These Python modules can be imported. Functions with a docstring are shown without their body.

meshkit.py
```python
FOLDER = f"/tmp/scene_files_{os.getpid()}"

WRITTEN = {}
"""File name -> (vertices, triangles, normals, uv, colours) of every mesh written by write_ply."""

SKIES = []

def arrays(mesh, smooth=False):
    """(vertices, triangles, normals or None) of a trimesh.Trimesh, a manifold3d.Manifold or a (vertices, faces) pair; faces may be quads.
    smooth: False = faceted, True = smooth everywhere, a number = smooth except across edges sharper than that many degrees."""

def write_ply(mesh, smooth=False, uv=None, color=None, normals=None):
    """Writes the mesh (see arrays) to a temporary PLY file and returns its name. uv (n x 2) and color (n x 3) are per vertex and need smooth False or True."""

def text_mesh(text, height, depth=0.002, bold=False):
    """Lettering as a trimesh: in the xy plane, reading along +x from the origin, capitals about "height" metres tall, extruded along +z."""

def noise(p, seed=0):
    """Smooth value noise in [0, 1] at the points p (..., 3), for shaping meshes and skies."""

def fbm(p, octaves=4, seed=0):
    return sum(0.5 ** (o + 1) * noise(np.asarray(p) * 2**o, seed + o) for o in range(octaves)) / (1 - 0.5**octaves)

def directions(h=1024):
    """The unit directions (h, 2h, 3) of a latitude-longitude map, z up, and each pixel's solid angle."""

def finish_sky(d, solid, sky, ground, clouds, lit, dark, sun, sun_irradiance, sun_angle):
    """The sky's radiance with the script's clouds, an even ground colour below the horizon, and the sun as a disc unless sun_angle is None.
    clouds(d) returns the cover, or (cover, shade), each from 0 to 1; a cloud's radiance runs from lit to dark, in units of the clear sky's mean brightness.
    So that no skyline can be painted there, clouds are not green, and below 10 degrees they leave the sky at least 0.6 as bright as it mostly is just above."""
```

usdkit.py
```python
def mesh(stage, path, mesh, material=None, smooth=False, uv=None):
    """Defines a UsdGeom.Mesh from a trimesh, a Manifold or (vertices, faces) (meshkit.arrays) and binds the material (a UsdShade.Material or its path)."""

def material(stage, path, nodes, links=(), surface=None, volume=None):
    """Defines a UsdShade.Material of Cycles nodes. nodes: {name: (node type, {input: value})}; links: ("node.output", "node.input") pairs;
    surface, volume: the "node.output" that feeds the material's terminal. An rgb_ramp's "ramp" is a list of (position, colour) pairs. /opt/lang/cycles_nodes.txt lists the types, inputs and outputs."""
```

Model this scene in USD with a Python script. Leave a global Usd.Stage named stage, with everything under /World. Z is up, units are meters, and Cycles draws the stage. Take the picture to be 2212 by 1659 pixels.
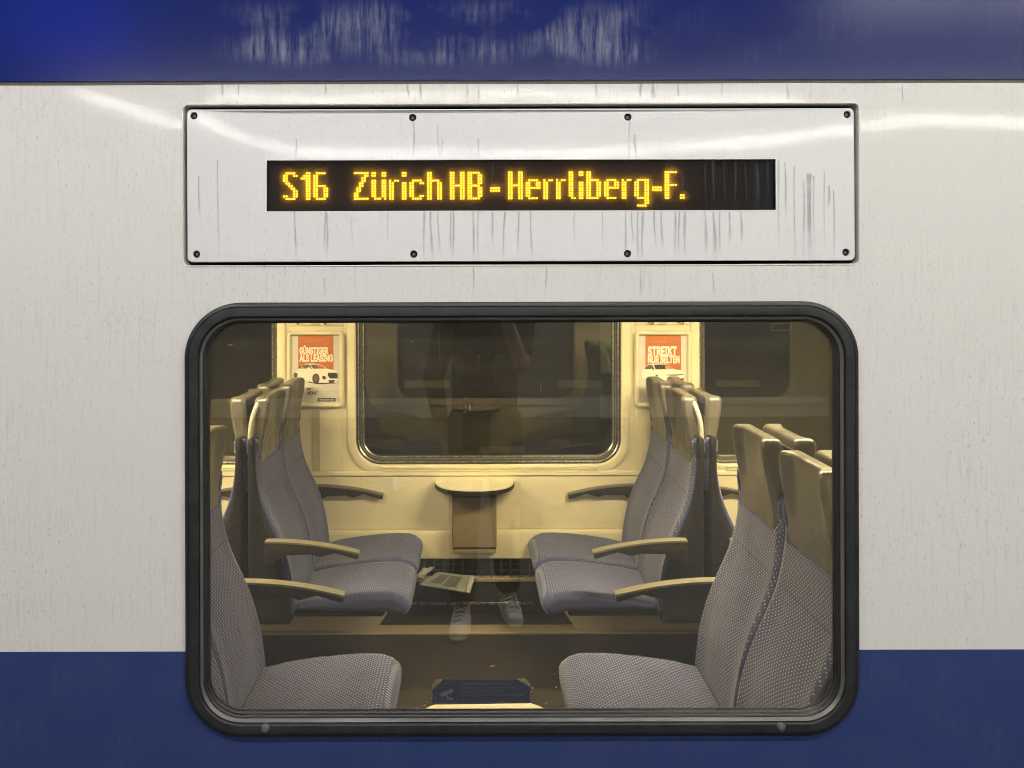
import math, numpy as np, trimesh, shapely, usdkit, meshkit
import manifold3d as m3
from shapely.geometry import Polygon, box as sbox
from pxr import Usd, UsdGeom, UsdLux, Gf, Sdf, UsdShade
from meshkit import text_mesh, fbm

stage = Usd.Stage.CreateInMemory()
UsdGeom.SetStageUpAxis(stage, UsdGeom.Tokens.z)
UsdGeom.SetStageMetersPerUnit(stage, 1.0)
UsdGeom.Xform.Define(stage, '/World')
rng = np.random.default_rng(7)

# ------------------------------------------------------------------ camera, exposure
CAMZ, CAMD, FPX, VX, VY, ROLL = 1.82, 1.90, 1800.0, 1022.0, 600.0, math.radians(0.15)
cam = UsdGeom.Camera.Define(stage, '/World/camera')
cam.CreateHorizontalApertureAttr(36.0)
cam.CreateVerticalApertureAttr(27.0)
cam.CreateFocalLengthAttr(FPX / 2212 * 36)
cam.CreateHorizontalApertureOffsetAttr((1106 - VX) / 2212 * 36)
cam.CreateVerticalApertureOffsetAttr(-(829.5 - VY) / 2212 * 36)
cam.CreateClippingRangeAttr(Gf.Vec2f(0.05, 100))
cam.CreateExposureAttr(0.0)
c, s = math.cos(ROLL), math.sin(ROLL)
cam.AddTransformOp().Set(Gf.Matrix4d(c, 0, -s, 0, s, 0, c, 0, 0, -1, 0, 0, 0, -CAMD, CAMZ, 1))
LAMP, INNER, SIGN = 56.0, 150.0, 5.0     # how bright the platform tubes, the carriage lamps and the blue sign are

def at(px, py, d):
    """Point seen at the photograph's pixel (2212 wide) at distance d in front of the camera; the carriage skin is y = 0."""
    u, v = (px - VX) / FPX, (VY - py) / FPX
    return np.array([(u * c + v * s) * d, d - CAMD, CAMZ + (-u * s + v * c) * d])

# ------------------------------------------------------------------ materials
LK = '/World/Looks/'
def mat(name, nodes, links, surface='p.BSDF', volume=None):
    return usdkit.material(stage, LK + name, nodes, links, surface=surface, volume=volume)

def plain(name, col, rough=0.5, var=0.12, scale=30.0, metallic=0.0, spec=0.5, bump=0.0, bscale=300.0, **kw):
    """Principled colour with mottling and a fine grain."""
    a = [x * (1 - var) for x in col]; b = [min(1, x * (1 + var)) for x in col]
    nodes = {'g': ('geometry', {}), 'n': ('noise_texture', {'scale': scale, 'detail': 5.0}),
             'r': ('rgb_ramp', {'ramp': [(0.3, a), (0.7, b)]}),
             'rr': ('map_range', {'from_min': 0.3, 'from_max': 0.7, 'to_min': max(0.02, rough - 0.08), 'to_max': min(1, rough + 0.08)}),
             'p': ('principled_bsdf', {'roughness': rough, 'metallic': metallic, 'specular_ior_level': spec, **kw})}
    links = [('g.position', 'n.vector'), ('n.fac', 'r.fac'), ('r.color', 'p.base_color'), ('n.fac', 'rr.value'), ('rr.result', 'p.roughness')]
    if bump:
        nodes['n2'] = ('noise_texture', {'scale': bscale, 'detail': 3.0}); nodes['b'] = ('bump', {'strength': bump, 'distance': 0.001})
        links += [('g.position', 'n2.vector'), ('n2.fac', 'b.height'), ('b.normal', 'p.normal')]
    return mat(name, nodes, links)

def emit(name, col, k):
    return mat(name, {'e': ('emission', {'color': col, 'strength': k})}, [], surface='e.emission')

def paint_white(name, col, dirt, streak=0.35, fleck=0.6):
    nodes = {
        'g': ('geometry', {}),
        'm1': ('mapping', {'scale': (120, 1, 9.0)}), 'n1': ('noise_texture', {'scale': 1.0, 'detail': 6.0, 'roughness': 0.65}),
        'r1': ('map_range', {'from_min': 0.52, 'from_max': 0.76, 'to_min': 0.0, 'to_max': streak, 'clamp': True}),
        'm2': ('mapping', {'scale': (3.2, 1, 2.2)}), 'n2': ('noise_texture', {'scale': 1.0, 'detail': 4.0}),
        'r2': ('map_range', {'from_min': 0.35, 'from_max': 0.68, 'to_min': 0.15, 'to_max': 1.0, 'clamp': True}),
        'x1': ('math', {'math_type': 'multiply'}),
        'm3': ('mapping', {'scale': (230, 1, 75)}), 'n3': ('noise_texture', {'scale': 1.0, 'detail': 3.0, 'roughness': 0.6}),
        'r3': ('map_range', {'from_min': 0.60, 'from_max': 0.67, 'to_min': 0.0, 'to_max': fleck, 'clamp': True}),
        'x3': ('math', {'math_type': 'multiply'}),
        'mx': ('math', {'math_type': 'maximum'}),
        'c': ('mix', {'color1': col, 'color2': dirt}),
        'n4': ('noise_texture', {'scale': 240.0, 'detail': 2.0}), 'b': ('bump', {'strength': 0.045, 'distance': 0.0008}),
        'n5': ('noise_texture', {'scale': 9.0, 'detail': 2.0}), 'b5': ('bump', {'strength': 0.03, 'distance': 0.01}),
        'p': ('principled_bsdf', {'roughness': 0.5, 'specular_ior_level': 0.08, 'coat_weight': 0.21, 'coat_roughness': 0.045}),
    }
    links = [('g.position', 'm1.vector'), ('m1.vector', 'n1.vector'), ('n1.fac', 'r1.value'),
             ('g.position', 'm2.vector'), ('m2.vector', 'n2.vector'), ('n2.fac', 'r2.value'),
             ('r1.result', 'x1.value1'), ('r2.result', 'x1.value2'),
             ('g.position', 'm3.vector'), ('m3.vector', 'n3.vector'), ('n3.fac', 'r3.value'),
             ('r3.result', 'x3.value1'), ('r2.result', 'x3.value2'),
             ('x1.value', 'mx.value1'), ('x3.value', 'mx.value2'), ('mx.value', 'c.fac'), ('c.color', 'p.base_color'),
             ('g.position', 'n4.vector'), ('n4.fac', 'b.height'), ('g.position', 'n5.vector'), ('n5.fac', 'b5.height'), ('b5.normal', 'b.normal'),
             ('b.normal', 'p.coat_normal')]
    return mat(name, nodes, links)

WHITE = paint_white('white_paint', (0.745, 0.73, 0.695), (0.25, 0.24, 0.225), 0.34)
WHITE2 = paint_white('white_panel_paint', (0.75, 0.755, 0.745), (0.30, 0.29, 0.28), 0.12, 0.35)

def paint_blue(name, col, dust_and_haze, zlo, zhi, xlo=-0.62, xhi=0.46):  # pale mix: dusty scuffs on the upper band, painted reflection on the lower
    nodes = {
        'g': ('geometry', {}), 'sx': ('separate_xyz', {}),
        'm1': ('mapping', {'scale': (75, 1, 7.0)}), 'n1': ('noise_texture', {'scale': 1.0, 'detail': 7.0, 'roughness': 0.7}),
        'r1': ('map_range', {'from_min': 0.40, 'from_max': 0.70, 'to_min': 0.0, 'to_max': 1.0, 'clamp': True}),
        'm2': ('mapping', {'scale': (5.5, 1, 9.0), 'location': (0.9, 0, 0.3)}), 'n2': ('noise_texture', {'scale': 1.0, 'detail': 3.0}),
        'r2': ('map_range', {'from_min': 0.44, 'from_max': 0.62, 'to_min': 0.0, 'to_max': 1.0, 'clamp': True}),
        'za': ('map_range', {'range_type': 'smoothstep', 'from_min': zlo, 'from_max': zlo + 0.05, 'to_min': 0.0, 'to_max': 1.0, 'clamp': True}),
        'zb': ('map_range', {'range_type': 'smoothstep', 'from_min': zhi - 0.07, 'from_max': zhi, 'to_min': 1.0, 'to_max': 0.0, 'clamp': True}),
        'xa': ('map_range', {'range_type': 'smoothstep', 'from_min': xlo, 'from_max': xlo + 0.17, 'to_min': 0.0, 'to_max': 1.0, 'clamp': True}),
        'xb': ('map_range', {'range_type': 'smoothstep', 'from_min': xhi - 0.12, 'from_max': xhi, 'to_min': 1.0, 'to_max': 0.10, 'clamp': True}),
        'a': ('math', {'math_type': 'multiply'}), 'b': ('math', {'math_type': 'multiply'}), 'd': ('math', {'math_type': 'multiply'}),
        'e': ('math', {'math_type': 'multiply'}), 'f': ('math', {'math_type': 'multiply'}), 'k': ('math', {'math_type': 'multiply', 'value2': dust_and_haze}),
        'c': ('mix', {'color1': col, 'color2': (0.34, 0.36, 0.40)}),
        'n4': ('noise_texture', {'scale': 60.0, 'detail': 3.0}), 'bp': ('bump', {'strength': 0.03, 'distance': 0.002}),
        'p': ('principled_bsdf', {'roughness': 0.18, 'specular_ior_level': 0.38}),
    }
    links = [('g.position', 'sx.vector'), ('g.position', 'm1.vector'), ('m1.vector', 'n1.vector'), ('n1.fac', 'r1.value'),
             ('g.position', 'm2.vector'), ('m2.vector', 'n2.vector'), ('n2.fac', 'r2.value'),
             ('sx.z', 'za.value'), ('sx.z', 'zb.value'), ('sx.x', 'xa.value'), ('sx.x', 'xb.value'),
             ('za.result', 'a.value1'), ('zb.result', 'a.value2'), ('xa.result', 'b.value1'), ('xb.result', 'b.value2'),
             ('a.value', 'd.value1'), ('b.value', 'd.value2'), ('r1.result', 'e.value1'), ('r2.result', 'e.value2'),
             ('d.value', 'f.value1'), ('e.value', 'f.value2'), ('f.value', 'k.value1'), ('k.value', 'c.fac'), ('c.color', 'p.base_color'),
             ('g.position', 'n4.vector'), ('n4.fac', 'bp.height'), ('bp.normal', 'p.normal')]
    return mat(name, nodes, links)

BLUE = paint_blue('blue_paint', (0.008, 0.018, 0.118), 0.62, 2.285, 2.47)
BLUE2 = paint_blue('lower_blue_paint', (0.032, 0.054, 0.172), 0.05, 0.62, 1.0, -3.0, 3.0)  # pale patches: wear plus a dull reflection painted into the colour
RUBBER = plain('black_rubber', (0.024, 0.025, 0.027), 0.45, 0.25, 40, bump=0.15)
BLACK = plain('black_gap', (0.006, 0.006, 0.006), 0.8, 0.1)
BEAD = plain('dull_metal', (0.42, 0.41, 0.38), 0.32, 0.1, 60, metallic=0.9)
BEAD2 = plain('grey_bead', (0.40, 0.39, 0.37), 0.42, 0.01, 5, metallic=0.9)
SEAM = plain('brown_sealant', (0.10, 0.085, 0.075), 0.6, 0.2)
BOLT = plain('painted_bolt', (0.11, 0.11, 0.11), 0.4, 0.2)
CREAM = plain('cream_wall', (0.68, 0.62, 0.47), 0.45, 0.04, 8, bump=0.08, bscale=500)
CREAM2 = plain('cream_trim', (0.72, 0.66, 0.50), 0.35, 0.03, 10)
TABLE = plain('table_laminate', (0.74, 0.70, 0.56), 0.4, 0.03, 30)
DARKP = plain('dark_plastic', (0.016, 0.014, 0.014), 0.5, 0.2, 60, spec=0.25)
SHELL = plain('seat_shell', (0.011, 0.010, 0.013), 0.62, 0.25, 90, spec=0.2, bump=0.2)
TAUPE = plain('headrest_leather', (0.088, 0.081, 0.074), 0.30, 0.04, 8, bump=0.05, bscale=500)
ARM = plain('armrest_plastic', (0.022, 0.020, 0.017), 0.5, 0.15, 60, spec=0.25)
PAD = plain('armrest_pad', (0.155, 0.142, 0.108), 0.5, 0.08, 50)
BROWN = plain('bin_steel', (0.19, 0.155, 0.105), 0.42, 0.06, 20)
BASE = plain('seat_base_paint', (0.36, 0.31, 0.23), 0.5, 0.08, 30)
HANDLE = plain('handle_plastic', (0.36, 0.34, 0.30), 0.3, 0.05, 30)
GRB = plain('grille_bar', (0.030, 0.025, 0.020), 0.5, 0.2, 30)
GROOVE = plain('pillar_groove', (0.46, 0.41, 0.30), 0.5, 0.06, 20)
FLOORM = plain('carriage_floor', (0.030, 0.025, 0.023), 0.40, 0.5, 45, bump=0.1)
CHROME = plain('worn_steel', (0.55, 0.50, 0.42), 0.25, 0.1, 50, metallic=1.0)
TAN = plain('floor_strip', (0.30, 0.25, 0.17), 0.5, 0.1, 50)
PAPERG = plain('grey_paper', (0.22, 0.22, 0.23), 0.8, 0.12, 60)
PAPERW = plain('white_paper', (0.36, 0.37, 0.39), 0.8, 0.06, 60)
PRINT = plain('newsprint', (0.10, 0.10, 0.10), 0.8, 0.2, 200)
POSTER = plain('poster_paper', (0.58, 0.55, 0.53), 0.55, 0.02, 20)
POSTERW = plain('poster_white', (0.78, 0.74, 0.66), 0.5, 0.03, 40)
ORANGE = plain('poster_orange', (0.47, 0.125, 0.022), 0.5, 0.03, 20)
ORANGEL = plain('poster_pale_orange', (0.68, 0.27, 0.12), 0.5, 0.03, 20)
INK = plain('poster_ink', (0.03, 0.022, 0.022), 0.5, 0.15, 60)
INK2 = plain('poster_grey_ink', (0.12, 0.085, 0.07), 0.5, 0.25, 200)
STICK = plain('sticker_blue', (0.026, 0.040, 0.165), 0.5, 0.15, 60)
STICKT = plain('sticker_lettering', (0.20, 0.22, 0.30), 0.6, 0.1, 60)
STICKG = plain('sticker_pictogram', (0.28, 0.33, 0.36), 0.6, 0.1, 60)
GLUE = plain('bare_adhesive', (0.42, 0.36, 0.26), 0.8, 0.15, 80)
SPECK = plain('glue_speck', (0.55, 0.50, 0.38), 0.6, 0.1)
ETCH = plain('etched_mark', (0.012, 0.011, 0.010), 0.7, 0.1)
ETCHL = plain('pale_etched_mark', (0.30, 0.26, 0.14), 0.6, 0.1)
CEIL = plain('ceiling_paint', (0.62, 0.58, 0.48), 0.6, 0.04, 10)
PLAT = plain('platform_asphalt', (0.06, 0.06, 0.062), 0.8, 0.25, 60)
PWALL = plain('station_wall', (0.17, 0.165, 0.155), 0.6, 0.12, 4)
PWALL2 = plain('station_wall_base', (0.40, 0.39, 0.36), 0.6, 0.08, 6)
TUNNEL = plain('tunnel_concrete', (0.050, 0.045, 0.042), 0.9, 0.35, 3)
TPANEL = plain('tunnel_plate', (0.16, 0.145, 0.10), 0.6, 0.08, 12)
TPANEL2 = plain('tunnel_green_plate', (0.13, 0.19, 0.17), 0.6, 0.08, 12)
SKIN = plain('skin', (0.52, 0.32, 0.23), 0.5, 0.06, 30, subsurface_weight=0.1)
SHIRT = plain('dark_cloth', (0.075, 0.068, 0.066), 0.9, 0.2, 80)
TROUS = plain('brown_trousers', (0.035, 0.020, 0.017), 0.9, 0.25, 90)
SHOE = plain('white_leather', (0.80, 0.79, 0.76), 0.45, 0.04, 30)
SOLE = plain('white_rubber', (0.72, 0.70, 0.66), 0.6, 0.05, 30)
HAIR = plain('dark_hair', (0.03, 0.02, 0.015), 0.5, 0.2, 200)
PHONE = plain('phone_glass', (0.02, 0.02, 0.022), 0.15, 0.05)
HOUSE = plain('lamp_housing', (0.5, 0.5, 0.5), 0.5, 0.05)
TUBE = emit('platform_tube', (1.0, 0.97, 0.91), LAMP)
ITUBE = emit('carriage_tube', (1.0, 0.81, 0.43), INNER)
SIGNB = emit('lit_blue', (0.02, 0.03, 1.0), SIGN)
LEDON = emit('led_lit', (1.0, 0.47, 0.02), 5.2)
LEDOFF = plain('led_unlit', (0.040, 0.018, 0.009), 0.6, 0.2, 300, spec=0.15)
BOARD = plain('led_board', (0.012, 0.006, 0.004), 0.8, 0.2, 200, spec=0.08)
SCREEN_EDGE = plain('screen_dark_edge', (0.006, 0.006, 0.009), 0.5, 0.1, spec=0.1)

def fabric(name, a, b):
    """Blue-grey moquette woven with a staggered lattice of pale dots; a, b: the two axes of the seat that it follows."""
    nodes = {'t': ('texture_coordinate', {}), 'sx': ('separate_xyz', {}), 'nn': ('separate_xyz', {}), 'na': ('math', {'math_type': 'absolute'}),
             'nm': ('map_range', {'from_min': 0.3, 'from_max': 0.6, 'to_min': 1.0, 'to_max': 0.0, 'clamp': True}), 'dm': ('math', {'math_type': 'multiply'}),
             'ka': ('math', {'math_type': 'multiply', 'value2': math.pi / 0.0084}), 'kb': ('math', {'math_type': 'multiply', 'value2': math.pi / 0.0084}),
             'ca': ('math', {'math_type': 'cosine'}), 'cb': ('math', {'math_type': 'cosine'}), 'x': ('math', {'math_type': 'multiply'}),
             'd': ('map_range', {'from_min': 0.66, 'from_max': 0.84, 'to_min': 0.0, 'to_max': 1.0, 'clamp': True}),
             'n': ('noise_texture', {'scale': 10.0, 'detail': 5.0}), 'r': ('rgb_ramp', {'ramp': [(0.3, (0.040, 0.049, 0.135)), (0.7, (0.058, 0.069, 0.180))]}),
             'w': ('noise_texture', {'scale': 420.0, 'detail': 2.0}), 'rw': ('rgb_ramp', {'ramp': [(0.3, (0.86, 0.86, 0.87)), (0.7, (1.06, 1.06, 1.06))]}),
             'mw': ('mix', {'mix_type': 'multiply', 'fac': 1.0}),
             's': ('math', {'math_type': 'absolute'}), 'sr': ('map_range', {'from_min': 0.0, 'from_max': 0.5, 'to_min': 0.93, 'to_max': 1.03, 'clamp': True}),
             'ms': ('mix', {'mix_type': 'multiply', 'fac': 1.0}), 'cc': ('combine_xyz', {}),
             'm': ('mix', {'color2': (0.42, 0.43, 0.58)}), 'b': ('bump', {'strength': 0.3, 'distance': 0.001}),
             'p': ('principled_bsdf', {'roughness': 0.85, 'specular_ior_level': 0.2, 'sheen_weight': 0.25, 'sheen_roughness': 0.4})}
    links = [('t.object', 'sx.vector'), ('ka.value', 'ca.value1'), ('kb.value', 'cb.value1'),
             ('ca.value', 'x.value1'), ('cb.value', 'x.value2'), ('x.value', 'd.value'), ('t.normal', 'nn.vector'), ('nn.y', 'na.value1'), ('na.value', 'nm.value'), ('d.result', 'dm.value1'), ('nm.result', 'dm.value2'), ('t.object', 'n.vector'), ('n.fac', 'r.fac'),
             ('t.object', 'w.vector'), ('w.fac', 'rw.fac'), ('r.color', 'mw.color1'), ('rw.color', 'mw.color2'),
             ('ca.value', 's.value1'), ('s.value', 'sr.value'), ('sr.result', 'cc.x'), ('sr.result', 'cc.y'), ('sr.result', 'cc.z'),
             ('mw.color', 'ms.color1'), ('cc.vector', 'ms.color2'), ('ms.color', 'm.color1'), ('dm.value', 'm.fac'), ('m.color', 'p.base_color'),
             ('w.fac', 'b.height'), ('b.normal', 'p.normal')]
    if a == 'x':                                          # round the front edge the weave runs on down the cushion
        nodes['xz'] = ('math', {'math_type': 'subtract'}); links += [('sx.x', 'xz.value1'), ('sx.z', 'xz.value2'), ('xz.value', 'ka.value1')]
    else: links += [(f'sx.{a}', 'ka.value1')]
    if a == 'z':
        nodes['yx'] = ('math', {'math_type': 'add'}); links += [('sx.y', 'yx.value1'), ('sx.x', 'yx.value2'), ('yx.value', 'kb.value1')]
    else: links += [(f'sx.{b}', 'kb.value1')]
    return mat(name, nodes, links)
FABB, FABC = fabric('moquette_back', 'z', 'y'), fabric('moquette_cushion', 'x', 'y')
SEAMF = plain('fabric_seam', (0.05, 0.045, 0.06), 0.9, 0.1)

def glass(name, extra, dust_veil, tint=(0.97, 0.97, 0.93)):  # even dusty film; also paints in the mirrored haze that lifts blacks
    nodes = {'g': ('geometry', {}), 'f': ('fresnel', {'IOR': 1.5}), 'a': ('math', {'math_type': 'add', 'value2': extra}),
             't': ('transparent_bsdf', {'color': tint}), 'gl': ('glossy_bsdf', {'color': (1, 1, 1), 'roughness': 0.0}), 'm': ('mix_closure', {}),
             'n': ('noise_texture', {'scale': 230.0, 'detail': 3.0, 'roughness': 0.7}), 'r': ('map_range', {'from_min': 0.70, 'from_max': 0.75, 'to_min': 0.0, 'to_max': 0.5, 'clamp': True}),
             'n2': ('noise_texture', {'scale': 5.0, 'detail': 3.0}), 'r2': ('map_range', {'from_min': 0.42, 'from_max': 0.62, 'to_min': 0.0, 'to_max': 1.0, 'clamp': True}),
             'x': ('math', {'math_type': 'multiply'}), 'd2': ('math', {'math_type': 'add', 'value2': dust_veil}),
             'df': ('diffuse_bsdf', {'color': (0.55, 0.53, 0.47)}), 'm2': ('mix_closure', {})}
    links = [('f.fac', 'a.value1'), ('a.value', 'm.fac'), ('t.BSDF', 'm.closure1'), ('gl.BSDF', 'm.closure2'),
             ('g.position', 'n.vector'), ('n.fac', 'r.value'), ('g.position', 'n2.vector'), ('n2.fac', 'r2.value'), ('r.result', 'x.value1'), ('r2.result', 'x.value2'),
             ('x.value', 'd2.value1'), ('d2.value', 'm2.fac'), ('m.closure', 'm2.closure1'), ('df.BSDF', 'm2.closure2')]
    return mat(name, nodes, links, surface='m2.closure')
GLASS = glass('window_glass', 0.055, 0.022)
GLASSF = glass('far_window_glass', 0.0, 0.002)
mat('cover_pane', {'f': ('fresnel', {'IOR': 1.25}), 't': ('transparent_bsdf', {'color': (0.98, 0.98, 0.98)}), 'gl': ('glossy_bsdf', {'color': (0.5, 0.5, 0.5), 'roughness': 0.03}),
    'rf': ('translucent_bsdf', {'color': (0.9, 0.9, 0.9)}), 'm0': ('mix_closure', {'fac': 0.2}), 'm': ('mix_closure', {})},
    [('t.BSDF', 'm0.closure1'), ('rf.BSDF', 'm0.closure2'), ('f.fac', 'm.fac'), ('m0.closure', 'm.closure1'), ('gl.BSDF', 'm.closure2')], surface='m.closure')
COVER = LK + 'cover_pane'
def film(name, col, fac):
    """A thin uneven smear: densest along its middle, fading to its edges and its lower end (st: across, along)."""
    return mat(name, {'g': ('geometry', {}), 'n': ('noise_texture', {'scale': 30.0, 'detail': 3.0}), 'r': ('map_range', {'from_min': 0.3, 'from_max': 0.7, 'to_min': fac * 0.45, 'to_max': fac, 'clamp': True}),
                      'u': ('uvmap', {'attribute': 'st'}), 's': ('separate_xyz', {}),
                      'a': ('map_range', {'range_type': 'smoothstep', 'from_min': 0.0, 'from_max': 1.0, 'to_min': 0.0, 'to_max': 1.0, 'clamp': True}),
                      'b': ('map_range', {'range_type': 'smoothstep', 'from_min': 0.45, 'from_max': 1.0, 'to_min': 1.0, 'to_max': 0.12, 'clamp': True}),
                      'x': ('math', {'math_type': 'multiply'}), 'y': ('math', {'math_type': 'multiply'}),
                      't': ('transparent_bsdf', {}), 'd': ('diffuse_bsdf', {'color': col}), 'm': ('mix_closure', {})},
               [('g.position', 'n.vector'), ('n.fac', 'r.value'), ('u.UV', 's.vector'), ('s.x', 'a.value'), ('s.y', 'b.value'), ('a.result', 'x.value1'), ('b.result', 'x.value2'),
                ('x.value', 'y.value1'), ('r.result', 'y.value2'), ('y.value', 'm.fac'), ('t.BSDF', 'm.closure1'), ('d.BSDF', 'm.closure2')], surface='m.closure')
GRIME = film('grime_film', (0.30, 0.295, 0.30), 0.50)
GRIMEL = film('pale_grime_film', (0.45, 0.44, 0.44), 0.10)
TAPE = mat('clear_tape', {'t': ('transparent_bsdf', {}), 'd': ('diffuse_bsdf', {'color': (0.85, 0.80, 0.66)}), 'm': ('mix_closure', {'fac': 0.3})}, [('t.BSDF', 'm.closure1'), ('d.BSDF', 'm.closure2')], surface='m.closure')

# ------------------------------------------------------------------ naming and building
used = {}
def fresh(parent, name):
    k = f'{parent}/{name}'; n = used.get(k, 0); used[k] = n + 1
    return k if n == 0 else f'{k}_{n:03d}'
def tag(p, label=None, cat=None, group=None, kind=None):
    p = p.GetPrim() if hasattr(p, 'GetPrim') else p
    for k, v in (('label', label), ('category', cat), ('group', group), ('kind', kind)):
        if v: p.SetCustomDataByKey(k, v)
    return p
def path(parent): return '/World' if parent is None else str(parent.GetPath())
def obj(name, mesh, m, parent=None, smooth=35, label=None, cat=None, group=None, kind=None, uv=None):
    if isinstance(mesh, list): mesh = trimesh.util.concatenate([tm(x) for x in mesh])
    p = usdkit.mesh(stage, fresh(path(parent), name), mesh, m, smooth=smooth, uv=uv).GetPrim()
    return tag(p, label, cat, group, kind)
def thing(name, label=None, cat=None, group=None, loc=(0, 0, 0), rz=0, kind=None):
    x = UsdGeom.Xform.Define(stage, fresh('/World', name))
    x.AddTranslateOp().Set(Gf.Vec3d(*map(float, loc)))
    if rz: x.AddRotateZOp().Set(rz)
    return tag(x, label, cat, group, kind)
def copy(src, label, loc, rz=0):
    d = src.GetCustomData()
    t = thing(src.GetName(), label, d['category'], d.get('group'), loc, rz)
    t.GetReferences().AddInternalReference(src.GetPath()); t.SetInstanceable(True)
    return t

def tm(mesh):
    if isinstance(mesh, trimesh.Trimesh): return mesh
    v, f, _ = meshkit.arrays(mesh); return trimesh.Trimesh(v, f, process=False)
def bx(x0, x1, y0, y1, z0, z1, b=0.0):
    """Box by its limits, edges chamfered by b."""
    lo, hi = np.minimum([x0, y0, z0], [x1, y1, z1]), np.maximum([x0, y0, z0], [x1, y1, z1])
    if b <= 0:
        t = trimesh.creation.box(extents=hi - lo); t.apply_translation((lo + hi) / 2); return t
    pts = []
    for k in range(3):
        q = np.array([(i, j, l) for i in (0, 1) for j in (0, 1) for l in (0, 1)], float)
        sh = np.full(3, b); sh[k] = 0
        pts.append((lo + sh) + q * (hi - lo - 2 * sh))
    return tm(m3.Manifold.hull_points(np.vstack(pts)))
def rrect(x0, z0, x1, z1, r, n=8):
    P = []
    for cx, cz, a0 in ((x1 - r, z1 - r, 0), (x0 + r, z1 - r, 90), (x0 + r, z0 + r, 180), (x1 - r, z0 + r, 270)):
        for k in range(n + 1):
            a = math.radians(a0 + 90 * k / n); P.append((cx + r * math.cos(a), cz + r * math.sin(a)))
    return np.array(P)
def xz(mesh, y0):
    """A mesh built in (x, z, depth towards the viewer) turned into the world, its back at y0."""
    t = tm(mesh).copy(); v = t.vertices
    return trimesh.Trimesh(np.column_stack([v[:, 0], y0 - v[:, 2], v[:, 1]]), t.faces, process=False)
def poly_solid(poly, y_front, y_back, refine=None):
    """A shapely polygon in (x, z) as a solid from y_front (nearest the viewer) to y_back."""
    rings = []
    for g in getattr(poly, 'geoms', [poly]):
        g = shapely.geometry.polygon.orient(g)
        rings += [np.array(g.exterior.coords)[:-1]] + [np.array(i.coords)[:-1] for i in g.interiors]
    man = m3.Manifold.extrude(m3.CrossSection(rings, m3.FillRule.EvenOdd), y_back - y_front)
    if refine: man = man.refine_to_length(refine)
    return xz(man, y_back)
def sweep(x0, z0, x1, z1, r, prof, n=10):
    """A closed profile [(outward offset, y)] carried round a rounded rectangle."""
    loops = [rrect(x0 - o, z0 - o, x1 + o, z1 + o, max(r + o, 0.001), n) for o, _ in prof]
    N, K = len(loops[0]), len(prof)
    v = np.array([(p[0], y, p[1]) for lp, (_, y) in zip(loops, prof) for p in lp])
    f = []
    for k in range(K):
        for i in range(N):
            a, b_, c_, d = k * N + i, k * N + (i + 1) % N, ((k + 1) % K) * N + (i + 1) % N, ((k + 1) % K) * N + i
            f += [(a, b_, c_), (a, c_, d)]
    t = trimesh.Trimesh(v, f, process=False)
    t.fix_normals(); return t
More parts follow.
